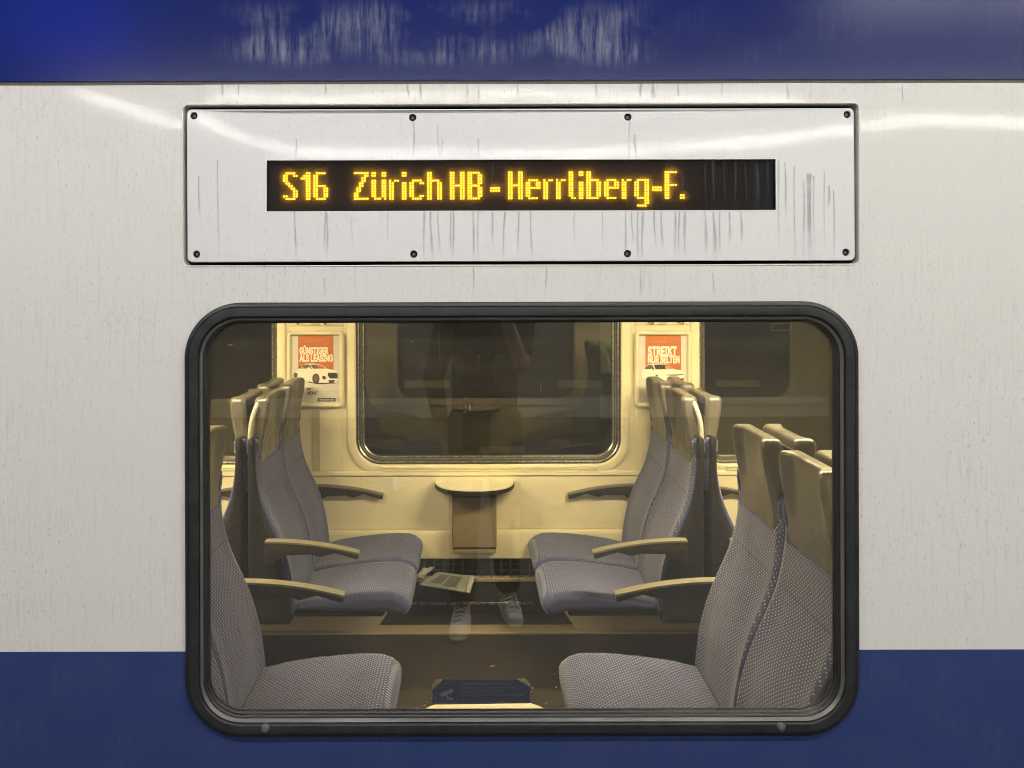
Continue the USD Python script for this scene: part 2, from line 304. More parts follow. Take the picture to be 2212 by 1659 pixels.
def tube(pts, r, n=10, cap=True):
    """A round bar through the points, with radius r (a number or one per point)."""
    pts = np.asarray(pts, float); r = np.broadcast_to(r, len(pts)); V, F = [], []
    T = np.gradient(pts, axis=0); T /= np.linalg.norm(T, axis=1)[:, None]
    up = np.array([0, 0, 1.0]) if abs(T[0][2]) < 0.9 else np.array([0, 1.0, 0])
    for p, t, rr in zip(pts, T, r):
        u = np.cross(t, up); u /= np.linalg.norm(u); w = np.cross(u, t)
        for k in range(n):
            a = 2 * math.pi * k / n; V.append(p + rr * (math.cos(a) * u + math.sin(a) * w))
    for i in range(len(pts) - 1):
        for k in range(n):
            a, b_ = i * n + k, i * n + (k + 1) % n; F += [(a, b_, b_ + n), (a, b_ + n, a + n)]
    if cap:
        for k in range(1, n - 1): F += [(0, k + 1, k), ((len(pts) - 1) * n, (len(pts) - 1) * n + k, (len(pts) - 1) * n + k + 1)]
    t = trimesh.Trimesh(V, F, process=False); t.fix_normals(); return t
def hull(spheres, n=12):
    P = []
    for p, r in spheres:
        P.append(np.asarray(trimesh.creation.icosphere(subdivisions=2, radius=1).vertices) * np.asarray(r) + np.asarray(p))
    return m3.Manifold.hull_points(np.vstack(P))
def pillow(poly, T, r, res):
    """A polygon (u, v) of thickness T centred on w = 0, its rim rounded by r, cut finely so it can be bent."""
    P = np.array(shapely.geometry.polygon.orient(poly).exterior.coords)[:-1]
    t = tm(m3.Manifold.extrude(m3.CrossSection([P]), T).refine_to_length(res)); t.merge_vertices()
    v = np.array(t.vertices); w = v[:, 2] - T / 2
    d = shapely.distance(poly.exterior, shapely.points(v[:, :2]))
    lim = T / 2 - np.where(d < r, r - np.sqrt(np.maximum(r * r - (r - np.minimum(d, r)) ** 2, 0)), 0)
    v[:, 2] = np.where(np.abs(np.abs(w) - T / 2) < 1e-6, np.sign(w) * lim, w / (T / 2) * (T / 2 - r))
    return trimesh.Trimesh(v, t.faces, process=False)
def remap(t, fn):
    t = trimesh.Trimesh(fn(np.array(t.vertices)), t.faces, process=False); t.fix_normals(); return t
def lettering(txt, x0, x1, zb, h, y, bold=True, depth=0.0006, flip=False, grow=0.0):
    """Lettering with capitals h high on the baseline zb, stretched to fill x0..x1, on the surface y."""
    t = heavy(txt, grow) if grow else text_mesh(txt, 1.0, 0.01, bold); v = np.array(t.vertices)
    w = v[:, 0].max() - v[:, 0].min(); u = (v[:, 0] - v[:, 0].min()) / w
    if flip: u = 1 - u
    X = x0 + (x1 - x0) * u
    t2 = trimesh.Trimesh(np.column_stack([X, y - depth * (v[:, 2] > 0.005), zb + h * v[:, 1]]), t.faces, process=False)
    t2.fix_normals(); return t2
def heavy(txt, grow):
    """Lettering with strokes thickened by grow (in capital heights)."""
    t = text_mesh(txt, 1.0, 0.01, True); f = t.faces[t.face_normals[:, 2] > .5]
    u = shapely.union_all([Polygon(t.vertices[k][:, :2]).buffer(1e-4) for k in f]).buffer(grow, 2).simplify(.012)
    return trimesh.util.concatenate([trimesh.creation.extrude_polygon(g, 0.01, engine='earcut') for g in getattr(u, 'geoms', [u])])
def flat(P, y, depth=0.0006):
    return poly_solid(Polygon(P).buffer(0), y - depth, y)

# ------------------------------------------------------------------ the carriage outside
D0 = CAMD
ZTOP = at(1106, 177, D0)[2]; ZBOT = at(1106, 1405.5, D0)[2]
# window opening and its frame, display recess and cover
gx0, gz1 = at(453, 1100, D0 + .0215)[0], at(1120, 697, D0)[2]; gx1, gz0 = at(1799, 1100, D0 + .0215)[0], at(1120, 1532, D0 + .0215)[2]
GR, FR = 0.080, 0.0475
rx0, rx1 = at(396, 400, D0)[0], at(1855, 400, D0)[0]; rz0, rz1 = at(1126, 571.5, D0)[2], at(1126, 225.5, D0)[2]
px0, px1 = at(405, 400, D0)[0], at(1845, 400, D0)[0]; pz0, pz1 = at(1126, 563.5, D0)[2], at(1126, 236, D0)[2]
ZL, DL = 3.02, 4.5                                      # the tube row that glances off the paint
def theta(zs):                                          # tilt of the sheet metal that mirrors the tube at height zs
    return ((np.arctan((ZL - zs) / DL) - np.arctan((zs - CAMZ) / CAMD)) / 2)
def zline(xs, pts):
    q = np.array([at(a, b, D0) for a, b in pts]); return np.interp(xs, q[:, 0], q[:, 2])
BODYL = [(-300, 205), (100, 205), (170, 207), (260, 226), (400, 272), (480, 210), (700, 214), (1000, 206), (1200, 200), (1400, 213), (1700, 213), (1855, 274), (1950, 258), (2212, 262), (2600, 262)]
PANL = [(380, 238), (403, 240), (470, 275), (560, 312), (620, 327), (800, 333), (1000, 333), (1300, 330), (1450, 320), (1600, 308), (1720, 296), (1850, 280), (1900, 275)]
def dent(v):                                            # low waves pressed into the body sheet
    x, z = v[:, 0], v[:, 2]; zl = zline(x, BODYL); k = (z - zl) / 0.20
    v = v.copy(); v[:, 1] += np.where(v[:, 1] < 0.02, theta(zl) * (z - zl) * np.exp(-k ** 2), 0)
    return v
def bow(v):                                             # the cover plate leans and bows a little
    x, z = v[:, 0], v[:, 2]; zl = zline(x, PANL)
    v = v.copy(); v[:, 1] += theta(zl) * (z - 0.5 * (pz0 + pz1)); return v

XL, XR = -2.4, 2.6
car = thing('train_carriage', 'white train carriage with dark blue bands above and below, filling the picture', 'train')
opening = Polygon(rrect(gx0 - FR + .006, gz0 - FR + .006, gx1 + FR - .006, gz1 + FR - .006, GR + FR - .006, 14))
recess = Polygon(rrect(rx0, rz0, rx1, rz1, 0.012, 4))
white = sbox(XL, ZBOT, XR, ZTOP - 0.004).difference(opening).difference(recess)
w = poly_solid(white, 0.0, 0.030, 0.025)
obj('white_side_panel', remap(w, dent), WHITE, car, smooth=30)
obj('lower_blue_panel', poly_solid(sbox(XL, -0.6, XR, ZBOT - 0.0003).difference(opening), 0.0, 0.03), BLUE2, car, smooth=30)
ub = poly_solid(sbox(XL, ZTOP + 0.003, XR, 4.3), -0.004, 0.03)
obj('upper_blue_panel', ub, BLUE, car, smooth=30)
sv = [(x, 0.0015 * math.sin(x * 5) + 0.002 * float(fbm(np.array([x * 3, 0, 0])))) for x in np.linspace(XL, XR, 160)]
seam = Polygon([(x, ZTOP - 0.0035 - max(0, q) * 0.6) for x, q in sv] + [(x, ZTOP + 0.004) for x, q in sv[::-1]])
obj('seam_strip', poly_solid(seam, -0.0015, 0.02), SEAM, car, label='wavy brown sealant strip between white panel and upper blue band')
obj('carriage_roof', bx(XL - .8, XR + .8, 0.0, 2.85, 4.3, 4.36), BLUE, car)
obj('recess_back', bx(rx0 - .02, rx1 + .02, 0.034, 0.05, rz0 - .02, rz1 + .02), BLACK, car)
obj('recess_lip', sweep(rx0, rz0, rx1, rz1, 0.012, [(0.0005, 0.034), (0.0005, -0.0012), (0.0025, -0.0015), (0.004, 0.0005), (0.004, 0.034)], 4), WHITE, car)

# destination display: cover plate with screen hole and screw holes, screen board, dots
disp = thing('destination_display', 'destination display in the white side panel, amber text S16 Zürich HB-Herrliberg-F.', 'display sign')
holes = [at(a, b, D0)[[0, 2]] for a, b in ((419, 250), (891, 253), (1357, 252), (1831, 247), (424, 549), (894, 549), (1355, 548), (1827, 545))]
sx0, sx1 = at(576, 400, D0)[0], at(1676, 400, D0)[0]; sz0, sz1 = at(1126, 455, D0)[2], at(1126, 345, D0)[2]
plate = Polygon(rrect(px0, pz0, px1, pz1, 0.011, 6)).difference(sbox(sx0, sz0, sx1, sz1))
for h in holes: plate = plate.difference(shapely.Point(*h).buffer(0.0086, 8))
pl = remap(poly_solid(plate, 0.000, 0.012, 0.02), bow)
# soften the rim so it catches the light
d = shapely.distance(Polygon(rrect(px0, pz0, px1, pz1, 0.011, 6)).exterior, shapely.points(pl.vertices[:, [0, 2]]))
obj('cover_plate', pl, WHITE2, disp, smooth=30)
obj('plate_edge', remap(sweep(px0, pz0, px1, pz1, 0.011, [(0.0003, 0.012), (0.0012, 0.010), (0.0012, 0.0015), (0.0002, 0.0001), (-0.0015, -0.0004), (-0.002, 0.003)], 6), bow), WHITE2, disp)
for h in holes:
    yb = float(bow(np.array([[h[0], 0, h[1]]]))[0, 1])
    hd = trimesh.creation.cylinder(radius=0.0086, height=0.006, sections=20); hd.apply_transform(trimesh.transformations.rotation_matrix(math.pi / 2, (1, 0, 0))); hd.apply_translation((h[0], 0.009 + yb, h[1]))
    sk = obj('screw', hd, BLACK, disp, label='black screw sunk in a hole of the cover plate')
    hx = trimesh.creation.cylinder(radius=0.0034, height=0.003, sections=6); hx.apply_transform(trimesh.transformations.rotation_matrix(math.pi / 2, (1, 0, 0))); hx.apply_translation((h[0], 0.0062 + yb, h[1]))
    obj('socket', hx, BOLT, sk)
SY = 0.016
scr = obj('screen', bx(sx0 - .01, sx1 + .01, SY, SY + .006, sz0 - .01, sz1 + .01), BOARD, disp, label='black dot matrix screen with amber lettering')
obj('screen_rim', sweep(sx0, sz0, sx1, sz1, 0.001, [(0.0, SY), (0.0, 0.003), (0.004, 0.003), (0.004, SY)], 1), SCREEN_EDGE, disp)
for a, b in ((sx0, sx0 + 0.026), (sx1 - 0.05, sx1)): obj('screen_margin', bx(a, b, SY - .002, SY - .0005, sz0, sz1), SCREEN_EDGE, disp)
GL = {'S': ['.####.', '##..##', '##....', '##....', '.##...', '..##..', '...##.', '....##', '....##', '##..##', '.####.'],
      '1': ['..##', '.###', '####'] + ['..##'] * 8,
      '6': ['.####.', '##....', '##....', '##....', '##....', '#####.', '##..##', '##..##', '##..##', '##..##', '.####.'],
      'Z': ['######', '....##', '...##.', '...##.', '..##..', '..##..', '.##...', '.##...', '##....', '##....', '######'],
      'ü': ['##..##', '##..##', ''] + ['##..##'] * 7 + ['.###.#'],
      'r': ['', '', '', '#.##'] + ['##..'] * 7,
      'i': ['##', '##', '', ''] + ['##'] * 7,
      'c': ['', '', '', '.####.', '##..##', '##', '##', '##', '##', '##..##', '.####.'],
      'h': ['##', '##', '##', '#####.'] + ['##..##'] * 7,
      'H': ['##..##'] * 5 + ['######'] + ['##..##'] * 5,
      'B': ['#####.'] + ['##..##'] * 4 + ['#####.'] + ['##..##'] * 4 + ['#####.'],
      '-': [''] * 6 + ['####', '####'],
      'e': ['', '', '', '.####.', '##..##', '##..##', '######', '##', '##', '##', '.####.'],
      'l': ['##'] * 10 + ['.##'],
      'b': ['##', '##', '##', '#####.'] + ['##..##'] * 6 + ['#####.'],
      'g': ['', '', '', '.#####'] + ['##..##'] * 6 + ['.#####', '....##', '....##', '.####.'],
      'F': ['#####'] + ['##'] * 4 + ['#####'] + ['##'] * 5,
      '.': [''] * 9 + ['##', '##']}
TEXT = [('S', 2), ('1', 9), ('6', 14), ('Z', 30), ('ü', 37), ('r', 44), ('i', 49), ('c', 52), ('h', 59), ('H', 68), ('B', 75), ('-', 84), ('H', 91), ('e', 98), ('r', 105), ('r', 110), ('l', 115), ('i', 119), ('b', 122), ('e', 129), ('r', 136), ('g', 141), ('-', 148), ('F', 153), ('.', 159)]
DP = D0 + SY
o00 = at(602.8, 374.6, DP); o10 = at(602.8 + 5.458 * 160, 371.8, DP)
du = (o10 - o00)[[0, 2]] / 160; dv = np.array([0, -5.53 / FPX * DP])
def dots(cells, r, h, y):
    """Little domed lamps at matrix cells (column, row)."""
    a = np.arange(8) * math.pi / 4
    V, F = [], []
    for k, (cc, rr) in enumerate(cells):
        q = o00[[0, 2]] + cc * du + rr * dv
        b0 = len(V)
        V += [(q[0] + r * math.cos(t), y, q[1] + r * math.sin(t)) for t in a] + [(q[0] + .7 * r * math.cos(t), y - h, q[1] + .7 * r * math.sin(t)) for t in a] + [(q[0], y - h * 1.2, q[1])]
        for i in range(8):
            j = (i + 1) % 8
            F += [(b0 + i, b0 + j, b0 + 8 + j), (b0 + i, b0 + 8 + j, b0 + 8 + i), (b0 + 8 + i, b0 + 8 + j, b0 + 16)]
    return trimesh.Trimesh(V, F, process=False)
lit = set()
for ch, c0 in TEXT:
    cells = [(c0 + i, r) for r, row in enumerate(GL[ch]) for i, t in enumerate(row) if t == '#']
    lit |= set(cells)
    obj('lit_character', dots(cells, 0.00255, 0.0014, SY - .0003), LEDON, scr, smooth=False, label=f'amber dot matrix character {ch}')
obj('unlit_dots', dots([(a, b) for a in range(190) for b in range(-4, 15) if (a, b) not in lit], 0.0016, 0.0006, SY - .0003), LEDOFF, scr, smooth=False, kind='stuff')
obj('screen_cover', bx(sx0 - .004, sx1 + .004, 0.006, 0.008, sz0 - .004, sz1 + .004), COVER, disp, label='clear cover pane over the screen')

def drips(spec, zoff, yfun, width):
    """Runs of dirt that follow the sheet; returns the mesh and its (across, along) coordinates."""
    V, F, UV = [], [], []
    for px, ya, yb, wd in spec:
        n = max(5, int((yb - ya) / 10)); b0 = len(V); ph = rng.uniform(0, 6); drift = rng.uniform(-3, 4); fade = rng.uniform(0.75, 1.0)
        for k in range(n + 1):
            t = k / n; q = at(px + drift * t + 0.8 * math.sin(ph + 5 * t), ya + (yb - ya) * t, D0)
            wv = width * wd * (0.9 + 0.25 * math.sin(ph + 4 * t)) * (1 + 0.5 * t); yy = yfun(q[0], q[2]) - zoff
            V += [(q[0] - wv, yy, q[2]), (q[0], yy, q[2]), (q[0] + wv, yy, q[2])]
            UV += [(0, t), (fade, t), (0, t)]
        for k in range(n):
            for m in (0, 1): a = b0 + 3 * k + m; F += [(a, a + 3, a + 4), (a, a + 4, a + 1)]
    return trimesh.Trimesh(V, F, process=False), np.array(UV)
def smear(spec, zoff, yfun, width, m, par, nm):
    t, uv = drips(spec, zoff, yfun, width); obj(nm, t, m, par, smooth=False, kind='stuff', uv=uv)
bowy = lambda x, z: float(bow(np.array([[x, 0.0, z]]))[0, 1])
D1 = [(637, 457, 563, 1), (703, 457, 545, .8), (706, 457, 560, .8), (838, 457, 520, .5), (916, 457, 566, 1.1), (930, 457, 560, 1.2), (946, 457, 550, .9), (973, 457, 556, .8), (979, 457, 560, .9), (1022, 457, 566, .9), (1033, 457, 566, .9), (1063, 457, 530, 1.), (1090, 457, 560, .9), (1120, 457, 556, .7), (1146, 457, 562, .9),
      (1352, 457, 562, .9), (1364, 457, 530, 1), (1378, 457, 566, 1.2), (1388, 457, 566, 1.1), (1412, 457, 535, 1), (1428, 457, 540, 1), (1458, 457, 566, 1), (1467, 457, 562, .9), (1478, 457, 560, 1.3), (1523, 457, 560, 1.2), (1541, 457, 566, 1.4), (1555, 457, 556, 1), (1575, 457, 530, .9), (1600, 457, 530, .9),
      (1682, 345, 540, .9), (1695, 350, 480, .7), (1716, 360, 566, .8), (1736, 390, 562, .9), (1744, 375, 566, 1.2), (1750, 375, 566, 1.2), (1757, 380, 540, .8), (1780, 370, 540, .6), (1791, 400, 450, .9), (1800, 410, 560, .6),
      (640, 300, 344, .6), (893, 262, 344, .8), (946, 270, 344, .7), (955, 300, 344, .7), (1033, 300, 344, .7), (1360, 260, 344, .7), (1371, 290, 344, 1.4), (470, 345, 560, .7), (430, 380, 470, .9), (760, 470, 540, .4), (1240, 458, 530, .4), (1300, 458, 540, .4)]
smear(D1, 0.0008, bowy, 0.0036, GRIME, disp, 'dirt_streaks')
D2 = [(px, 346, 454, w_) for px, w_ in ((1374, 1.5), (1442, 1), (1452, 1), (1476, 1), (1525, 1.2), (1541, 1.4), (1566, 1.3), (1590, 1.2), (1612, 1), (1636, 2), (1660, 1.4), (706, 1.), (1065, .8), (1033, .8), (946, .6))]
smear(D2, 0.0, lambda x, z: 0.0052, 0.0028, GRIMEL, disp, 'dust_streaks')
D3 = [(rng.uniform(20, 2190), *sorted((rng.uniform(185, 560), rng.uniform(185, 560))), rng.uniform(.3, .8)) for _ in range(5)]
D3 = [(480, 182, 214, 1), (515, 182, 210, .8), (705, 180, 205, 1), (880, 180, 212, 1.2), (908, 180, 214, 1.4), (1010, 182, 215, 1), (1035, 182, 218, 1), (1118, 182, 210, 1), (1288, 180, 214, 1.2), (1385, 180, 216, 1.5), (1410, 180, 218, 2), (1466, 180, 214, 1.2), (1560, 180, 210, 1), (1700, 180, 215, 1), (1022, 576, 640, .8), (1180, 576, 650, .8), (1384, 576, 650, .9), (1540, 590, 640, .7), (700, 600, 650, .6), (1950, 182, 230, .8)]
dz = lambda x, z: float(dent(np.array([[x, 0.0, z]]))[0, 1])
smear(D3, 0.0008, dz, 0.0034, GRIME, car, 'dirt_streaks')

# the window of the carriage: rubber frame, metal bead, inner gasket, pane, two bolts
win = thing('carriage_window', 'large rounded window in thick black rubber frame, lit interior seen through it', 'window')
obj('rubber_frame', sweep(gx0, gz0, gx1, gz1, GR, [(FR, 0.004), (FR, -0.006), (FR - .002, -0.010), (FR - .009, -0.012), (FR - .010, -0.0105), (FR - .012, -0.0145), (0.018, -0.016), (0.015, -0.0135), (0.0135, -0.006), (0.0135, 0.03), (FR - .004, 0.03)], 16), RUBBER, win, smooth=50)
obj('metal_bead', sweep(gx0, gz0, gx1, gz1, GR, [(0.0131, -0.0085), (0.0120, -0.0100), (0.0074, -0.0020), (0.0074, -0.0012), (0.0131, 0.003)], 16), BEAD2, win, smooth=40)
obj('inner_gasket', sweep(gx0, gz0, gx1, gz1, GR, [(0.0085, -0.0005), (0.0060, -0.001), (0.0055, 0.002), (0.0035, 0.004), (0.0030, 0.012), (0.0005, 0.0145), (0.0, 0.021), (0.0085, 0.024)], 16), RUBBER, win, smooth=35)
obj('inner_gasket', sweep(gx0, gz0, gx1, gz1, GR, [(0.0012, 0.0225), (-0.0008, 0.0215), (-0.0008, 0.024), (0.004, 0.031), (0.006, 0.029)], 16), SEAM, win, smooth=35)
pane = obj('pane', poly_solid(Polygon(rrect(gx0 - .003, gz0 - .003, gx1 + .003, gz1 + .003, GR, 14)), 0.0245, 0.0295), GLASS, win, smooth=False)
for a, b in ((573, 1573), (1687, 1570)):
    q = at(a, b, D0 - 0.016)
    bm = hull([((q[0], -0.015, q[2]), (0.0105, 0.004, 0.0105)), ((q[0], -0.021, q[2]), (0.008, 0.003, 0.008))])
    obj('bolt', bm, BOLT, win, smooth=60)
obj('etched_mark', lettering('SIEMENS AG', at(548, 715, CAMD + .03)[0], at(592, 715, CAMD + .03)[0], at(570, 715.5, CAMD + .03)[2], 0.0050, 0.0303, flip=True, depth=.0003), ETCH, win, label='mirrored maker lettering etched in the upper left corner of the pane')
def ring2d(x0, z0, x1, z1, r, w): return Polygon(rrect(x0, z0, x1, z1, r, 3)).difference(Polygon(rrect(x0 + w, z0 + w, x1 - w, z1 - w, max(r - w, .0005), 3)))
q = at(567.5, 727, CAMD + .03)
marks = []
for cx in (-0.0155, 0.0155):
    hexa = Polygon([(q[0] + cx + dx * .0125, q[2] + dz_ * .0075) for dx, dz_ in ((-1, .2), (-.5, 1), (.5, 1), (1, .2), (1, -.3), (.4, -1), (-.4, -1), (-1, -.3))])
    marks.append(poly_solid(hexa.difference(hexa.buffer(-.0009)), 0.0300, 0.0303))
    for k in range(3): marks.append(bx(q[0] + cx - .005, q[0] + cx + .005, .0300, .0303, q[2] - .004 + k * .003, q[2] - .0032 + k * .003))
obj('etched_mark', marks, ETCH, win, label='faint approval marks etched under the mirrored lettering')
a, b = at(1665, 714, CAMD + .0245), at(1708, 699, CAMD + .0245)
obj('etched_mark', poly_solid(ring2d(a[0], a[2], b[0], b[2], .006, .0009), 0.0240, 0.0243), ETCHL, win, label='small pale outlined tag in the upper right corner of the pane')
tp = at(854, 1046, CAMD + .0245)
tape = [poly_solid(Polygon([(tp[0] + x, tp[2] + z) for x, z in ((-.008, .014), (.004, .016), (.009, -.012), (-.002, -.014))]), .0236, .0243), poly_solid(Polygon([(tp[0] + x, tp[2] + z) for x, z in ((-.05, -.004), (.04, .010), (.041, .012), (-.05, -.001))]), .0236, .0243)]
obj('tape_remnant', tape, TAPE, win, label='scrap of clear tape left on the pane')
scr_ = []
for px, py, L, an in ((345, 1, 0, 0),): pass
def scratch(px, py, L, ang, wd=0.0006):
    q = at(px, py, CAMD + .0245); dx, dz_ = math.cos(ang) * L / 2, math.sin(ang) * L / 2; nx, nz = -math.sin(ang) * wd, math.cos(ang) * wd
    return poly_solid(Polygon([(q[0] - dx, q[2] - dz_), (q[0] + nx, q[2] + nz), (q[0] + dx, q[2] + dz_), (q[0] - nx, q[2] - nz)]), .0238, .0243)
for px, py, L, an, wd in ((1015, 880, .022, 1.6, .0014), (1006, 878, .014, 1.9, .0006), (1004, 890, .008, .3, .0007), (1168, 838, .03, 1.45, .0006), (1135, 906, .003, 0, .0012), (892, 738, .007, .2, .0009), (498, 745, .016, .25, .0012), (1007, 860, .010, .7, .0006)):
    scr_.append(scratch(px, py, L, an, wd))
for _ in range(110):
    px, py = rng.normal(960, 130), rng.normal(775, 50)
    if 500 < px < 1330 and 702 < py < 960: scr_.append(scratch(px, py, rng.uniform(.0012, .0042), rng.uniform(0, 3), rng.uniform(.0003, .0007)))
for _ in range(60):
    scr_.append(scratch(rng.uniform(470, 1790), rng.uniform(710, 1520), rng.uniform(.0008, .003), rng.uniform(0, 3), rng.uniform(.0002, .0005)))
obj('scratches', scr_, ETCHL, win, kind='stuff', smooth=False)

# sticker inside the pane
st = thing('warning_sticker', 'dark blue video surveillance sticker at the bottom middle of the window', 'sticker')
YS = 0.0325; dS = CAMD + YS
A_, B_ = at(934, 1522, dS), at(1145, 1466, dS); SW, SH = B_[0] - A_[0], B_[2] - A_[2]
S = lambda u, v: (A_[0] + SW * u, B_[2] - SH * v)      # 0..1 across and down
outl = [S(*p) for p in ((.0, .97), (.012, 1), (.985, .965), (1, .94), (1, .36), (.99, .28), (.86, 0.02), (.11, .02), (.0, .42))]
obj('printed_sheet', poly_solid(Polygon(outl), YS, YS + .0006), STICK, st)
obj('torn_corner', poly_solid(Polygon([S(*p) for p in ((.0, .43), (-.003, .22), (.012, .17), (.02, .09), (.05, .015), (.113, .01))]), YS - .0004, YS + .0004), GLUE, st, label='torn off upper left corner of the sticker')
obj('torn_corner', poly_solid(Polygon([S(*p) for p in ((.86, .01), (.95, -.01), (.965, .06), (.985, .14), (1.0, .22), (1.0, .32), (.985, .28))]), YS - .0004, YS + .0004), GLUE, st, label='curled upper right corner of the sticker')
lines = ['Videoüberwachtes Fahrzeug.', 'Voiture sous surveillance vidéo.', 'Veicolo videosorvegliato.', 'Coach is under CCTV surveillance.']
for k, (t, xe) in enumerate(zip(lines, (.815, .865, .74, .925))):
    a, b = S(.275, .235 + .145 * k), S(xe, .235 + .145 * k)
    obj('lettering', lettering(t, a[0], b[0], a[1], SH * .095, YS - .0002, bold=False, depth=.0003), STICKT, st)
a, b = S(.03, .95), S(.245, .16)
obj('pictogram_border', poly_solid(ring2d(a[0], a[1], b[0], b[1], .002, .0006), YS - .0005, YS - .0001), STICKT, st)
obj('lettering', lettering('VIDEO', S(.06, 0)[0], S(.13, 0)[0], S(0, .335)[1], SH * .045, YS - .0002, bold=False, depth=.0003), STICKT, st)
camp = [poly_solid(Polygon([S(*p) for p in P]), YS - .0006, YS - .0001) for P in (((.062, .60), (.195, .385), (.213, .41), (.212, .53), (.095, .70), (.085, .63)), ((.145, .655), (.155, .645), (.170, .72), (.213, .74), (.213, .82), (.165, .80), (.148, .73)))]
obj('camera_pictogram', camp, STICKG, st)
def speckles(pts): return [hull([(at(a, b, dS), (r, .0008, r))]) for a, b, r in pts]
obj('glue_specks', speckles([(1150, 1486, .0022), (1148, 1494, .0014), (1201, 1484, .0022), (917, 1524, .0024), (899, 1530, .002), (922, 1516, .0012), (931, 1508, .0012), (1180, 1519, .0016), (1192, 1516, .001), (1198, 1456, .0012), (1160, 1512, .001)]), SPECK, st, kind='stuff')

# ------------------------------------------------------------------ the carriage inside
YN, YF = 0.060, 2.65                      # inner faces of the near and the far wall
ILX, IRX = -3.3, 3.5
obj('floor', bx(ILX, IRX, 0.03, 2.72, -0.03, 0.0), FLOORM, kind='structure')
obj('ceiling', bx(ILX, IRX, 0.03, 2.72, 2.02, 2.06), CEIL, kind='structure')
for x in (ILX - .04, IRX): obj('end_wall', bx(x, x + .04, 0.03, 2.72, 0, 2.02), CREAM, kind='structure')
wx0, wx1 = at(769, 850, CAMD + YF)[0], at(1341, 850, CAMD + YF)[0]; wz0 = at(1050, 1003, CAMD + YF)[2]; wz1 = 1.74; WR = 0.135
PITCH = 1.874
def inner_wall(y, dirn, wins, x0=ILX, x1=IRX):
    """Wall sheet with window holes; dirn = -1 when it faces the viewer."""
    P = sbox(x0, 0.30, x1, 2.02)
    for (a, b, zz0, zz1, r) in wins: P = P.difference(Polygon(rrect(a, zz0, b, zz1, r, 10)))
    return poly_solid(P, min(y, y - dirn * .012), max(y, y - dirn * .012))
fw = [(wx0 + k * PITCH, wx1 + k * PITCH, wz0, wz1, WR) for k in (-1, 0, 1)]
wall = thing('wall', kind='structure')
obj('wall_panel', inner_wall(YF, -1, [(a - .02, b + .02, p - .02, q_ + .02, r + .02) for a, b, p, q_, r in fw]), CREAM, wall, smooth=30)
# ledge under the windows, lower panel, duct with its grille
zl = at(1050, 1021, CAMD + YF)[2]
for k in (-1, 0, 1):
    gap0, gap1 = (wx0 - .235 + k * PITCH), (wx1 + .235 + k * PITCH)
lw = obj('ledge', bx(ILX, IRX, YF - .022, YF, zl - .014, zl + .012, .005), CREAM2, wall)
obj('lower_panel', bx(ILX, IRX, YF - .012, YF, .45, zl - .0145, .004), CREAM, wall)
duct = Polygon([(0, .30), (.035, .30), (.042, .43), (.034, .447), (.0, .450)])
dm = trimesh.creation.extrude_polygon(duct, IRX - ILX, engine='earcut')
obj('duct_panel', remap(dm, lambda v: np.column_stack([ILX + v[:, 2], YF - .002 - v[:, 0], v[:, 1]])), CREAM, wall)
def ywall(px, py, off=0.0): return at(px, py, CAMD + YF - off)
gr = thing('heater_grille', 'dark heater grille with upright bars along the wall below the table', 'grille')
zg1, zg0 = .298, .205
obj('grille_back', bx(ILX, IRX, YF - .006, YF + .02, zg0 - .01, zg1), BLACK, gr)
obj('rail', bx(ILX, IRX, YF - .050, YF - .006, zg0 - .030, zg0 - .008, .004), TAN, gr)
xs = np.arange(-1.0, 1.1, 0.052)
for x in xs: obj('bar', bx(x, x + .008, YF - .030, YF - .0062, zg0 - .0075, zg1 - .001), GRB, gr)
for k in range(2): obj('slat', bx(ILX, IRX, YF - .022, YF - .0065, zg0 + .018 + .034 * k, zg0 + .024 + .034 * k), DARKP, gr)
sk = thing('skirting', 'dark skirting with a thin bright metal edge below the heater grille', 'skirting')
obj('skirting_board', bx(ILX, IRX, YF - .03, YF, 0.001, zg0 - .031), DARKP, sk)
zt = at(1050, 1303, CAMD + YF - .04)[2]
obj('metal_edge', bx(ILX, IRX, YF - .043, YF - .0305, zt - .008, zt + .006, .003), CHROME, sk)
fs = at(1050, 1353, 4.33), at(1050, 1370, 4.25)
obj('floor_strip', bx(-1.12, 1.75, 2.345, 2.445, 0.0005, 0.012, .003), TAN, smooth=30, label='tan metal strip along the floor beneath the far seats', cat='floor strip')

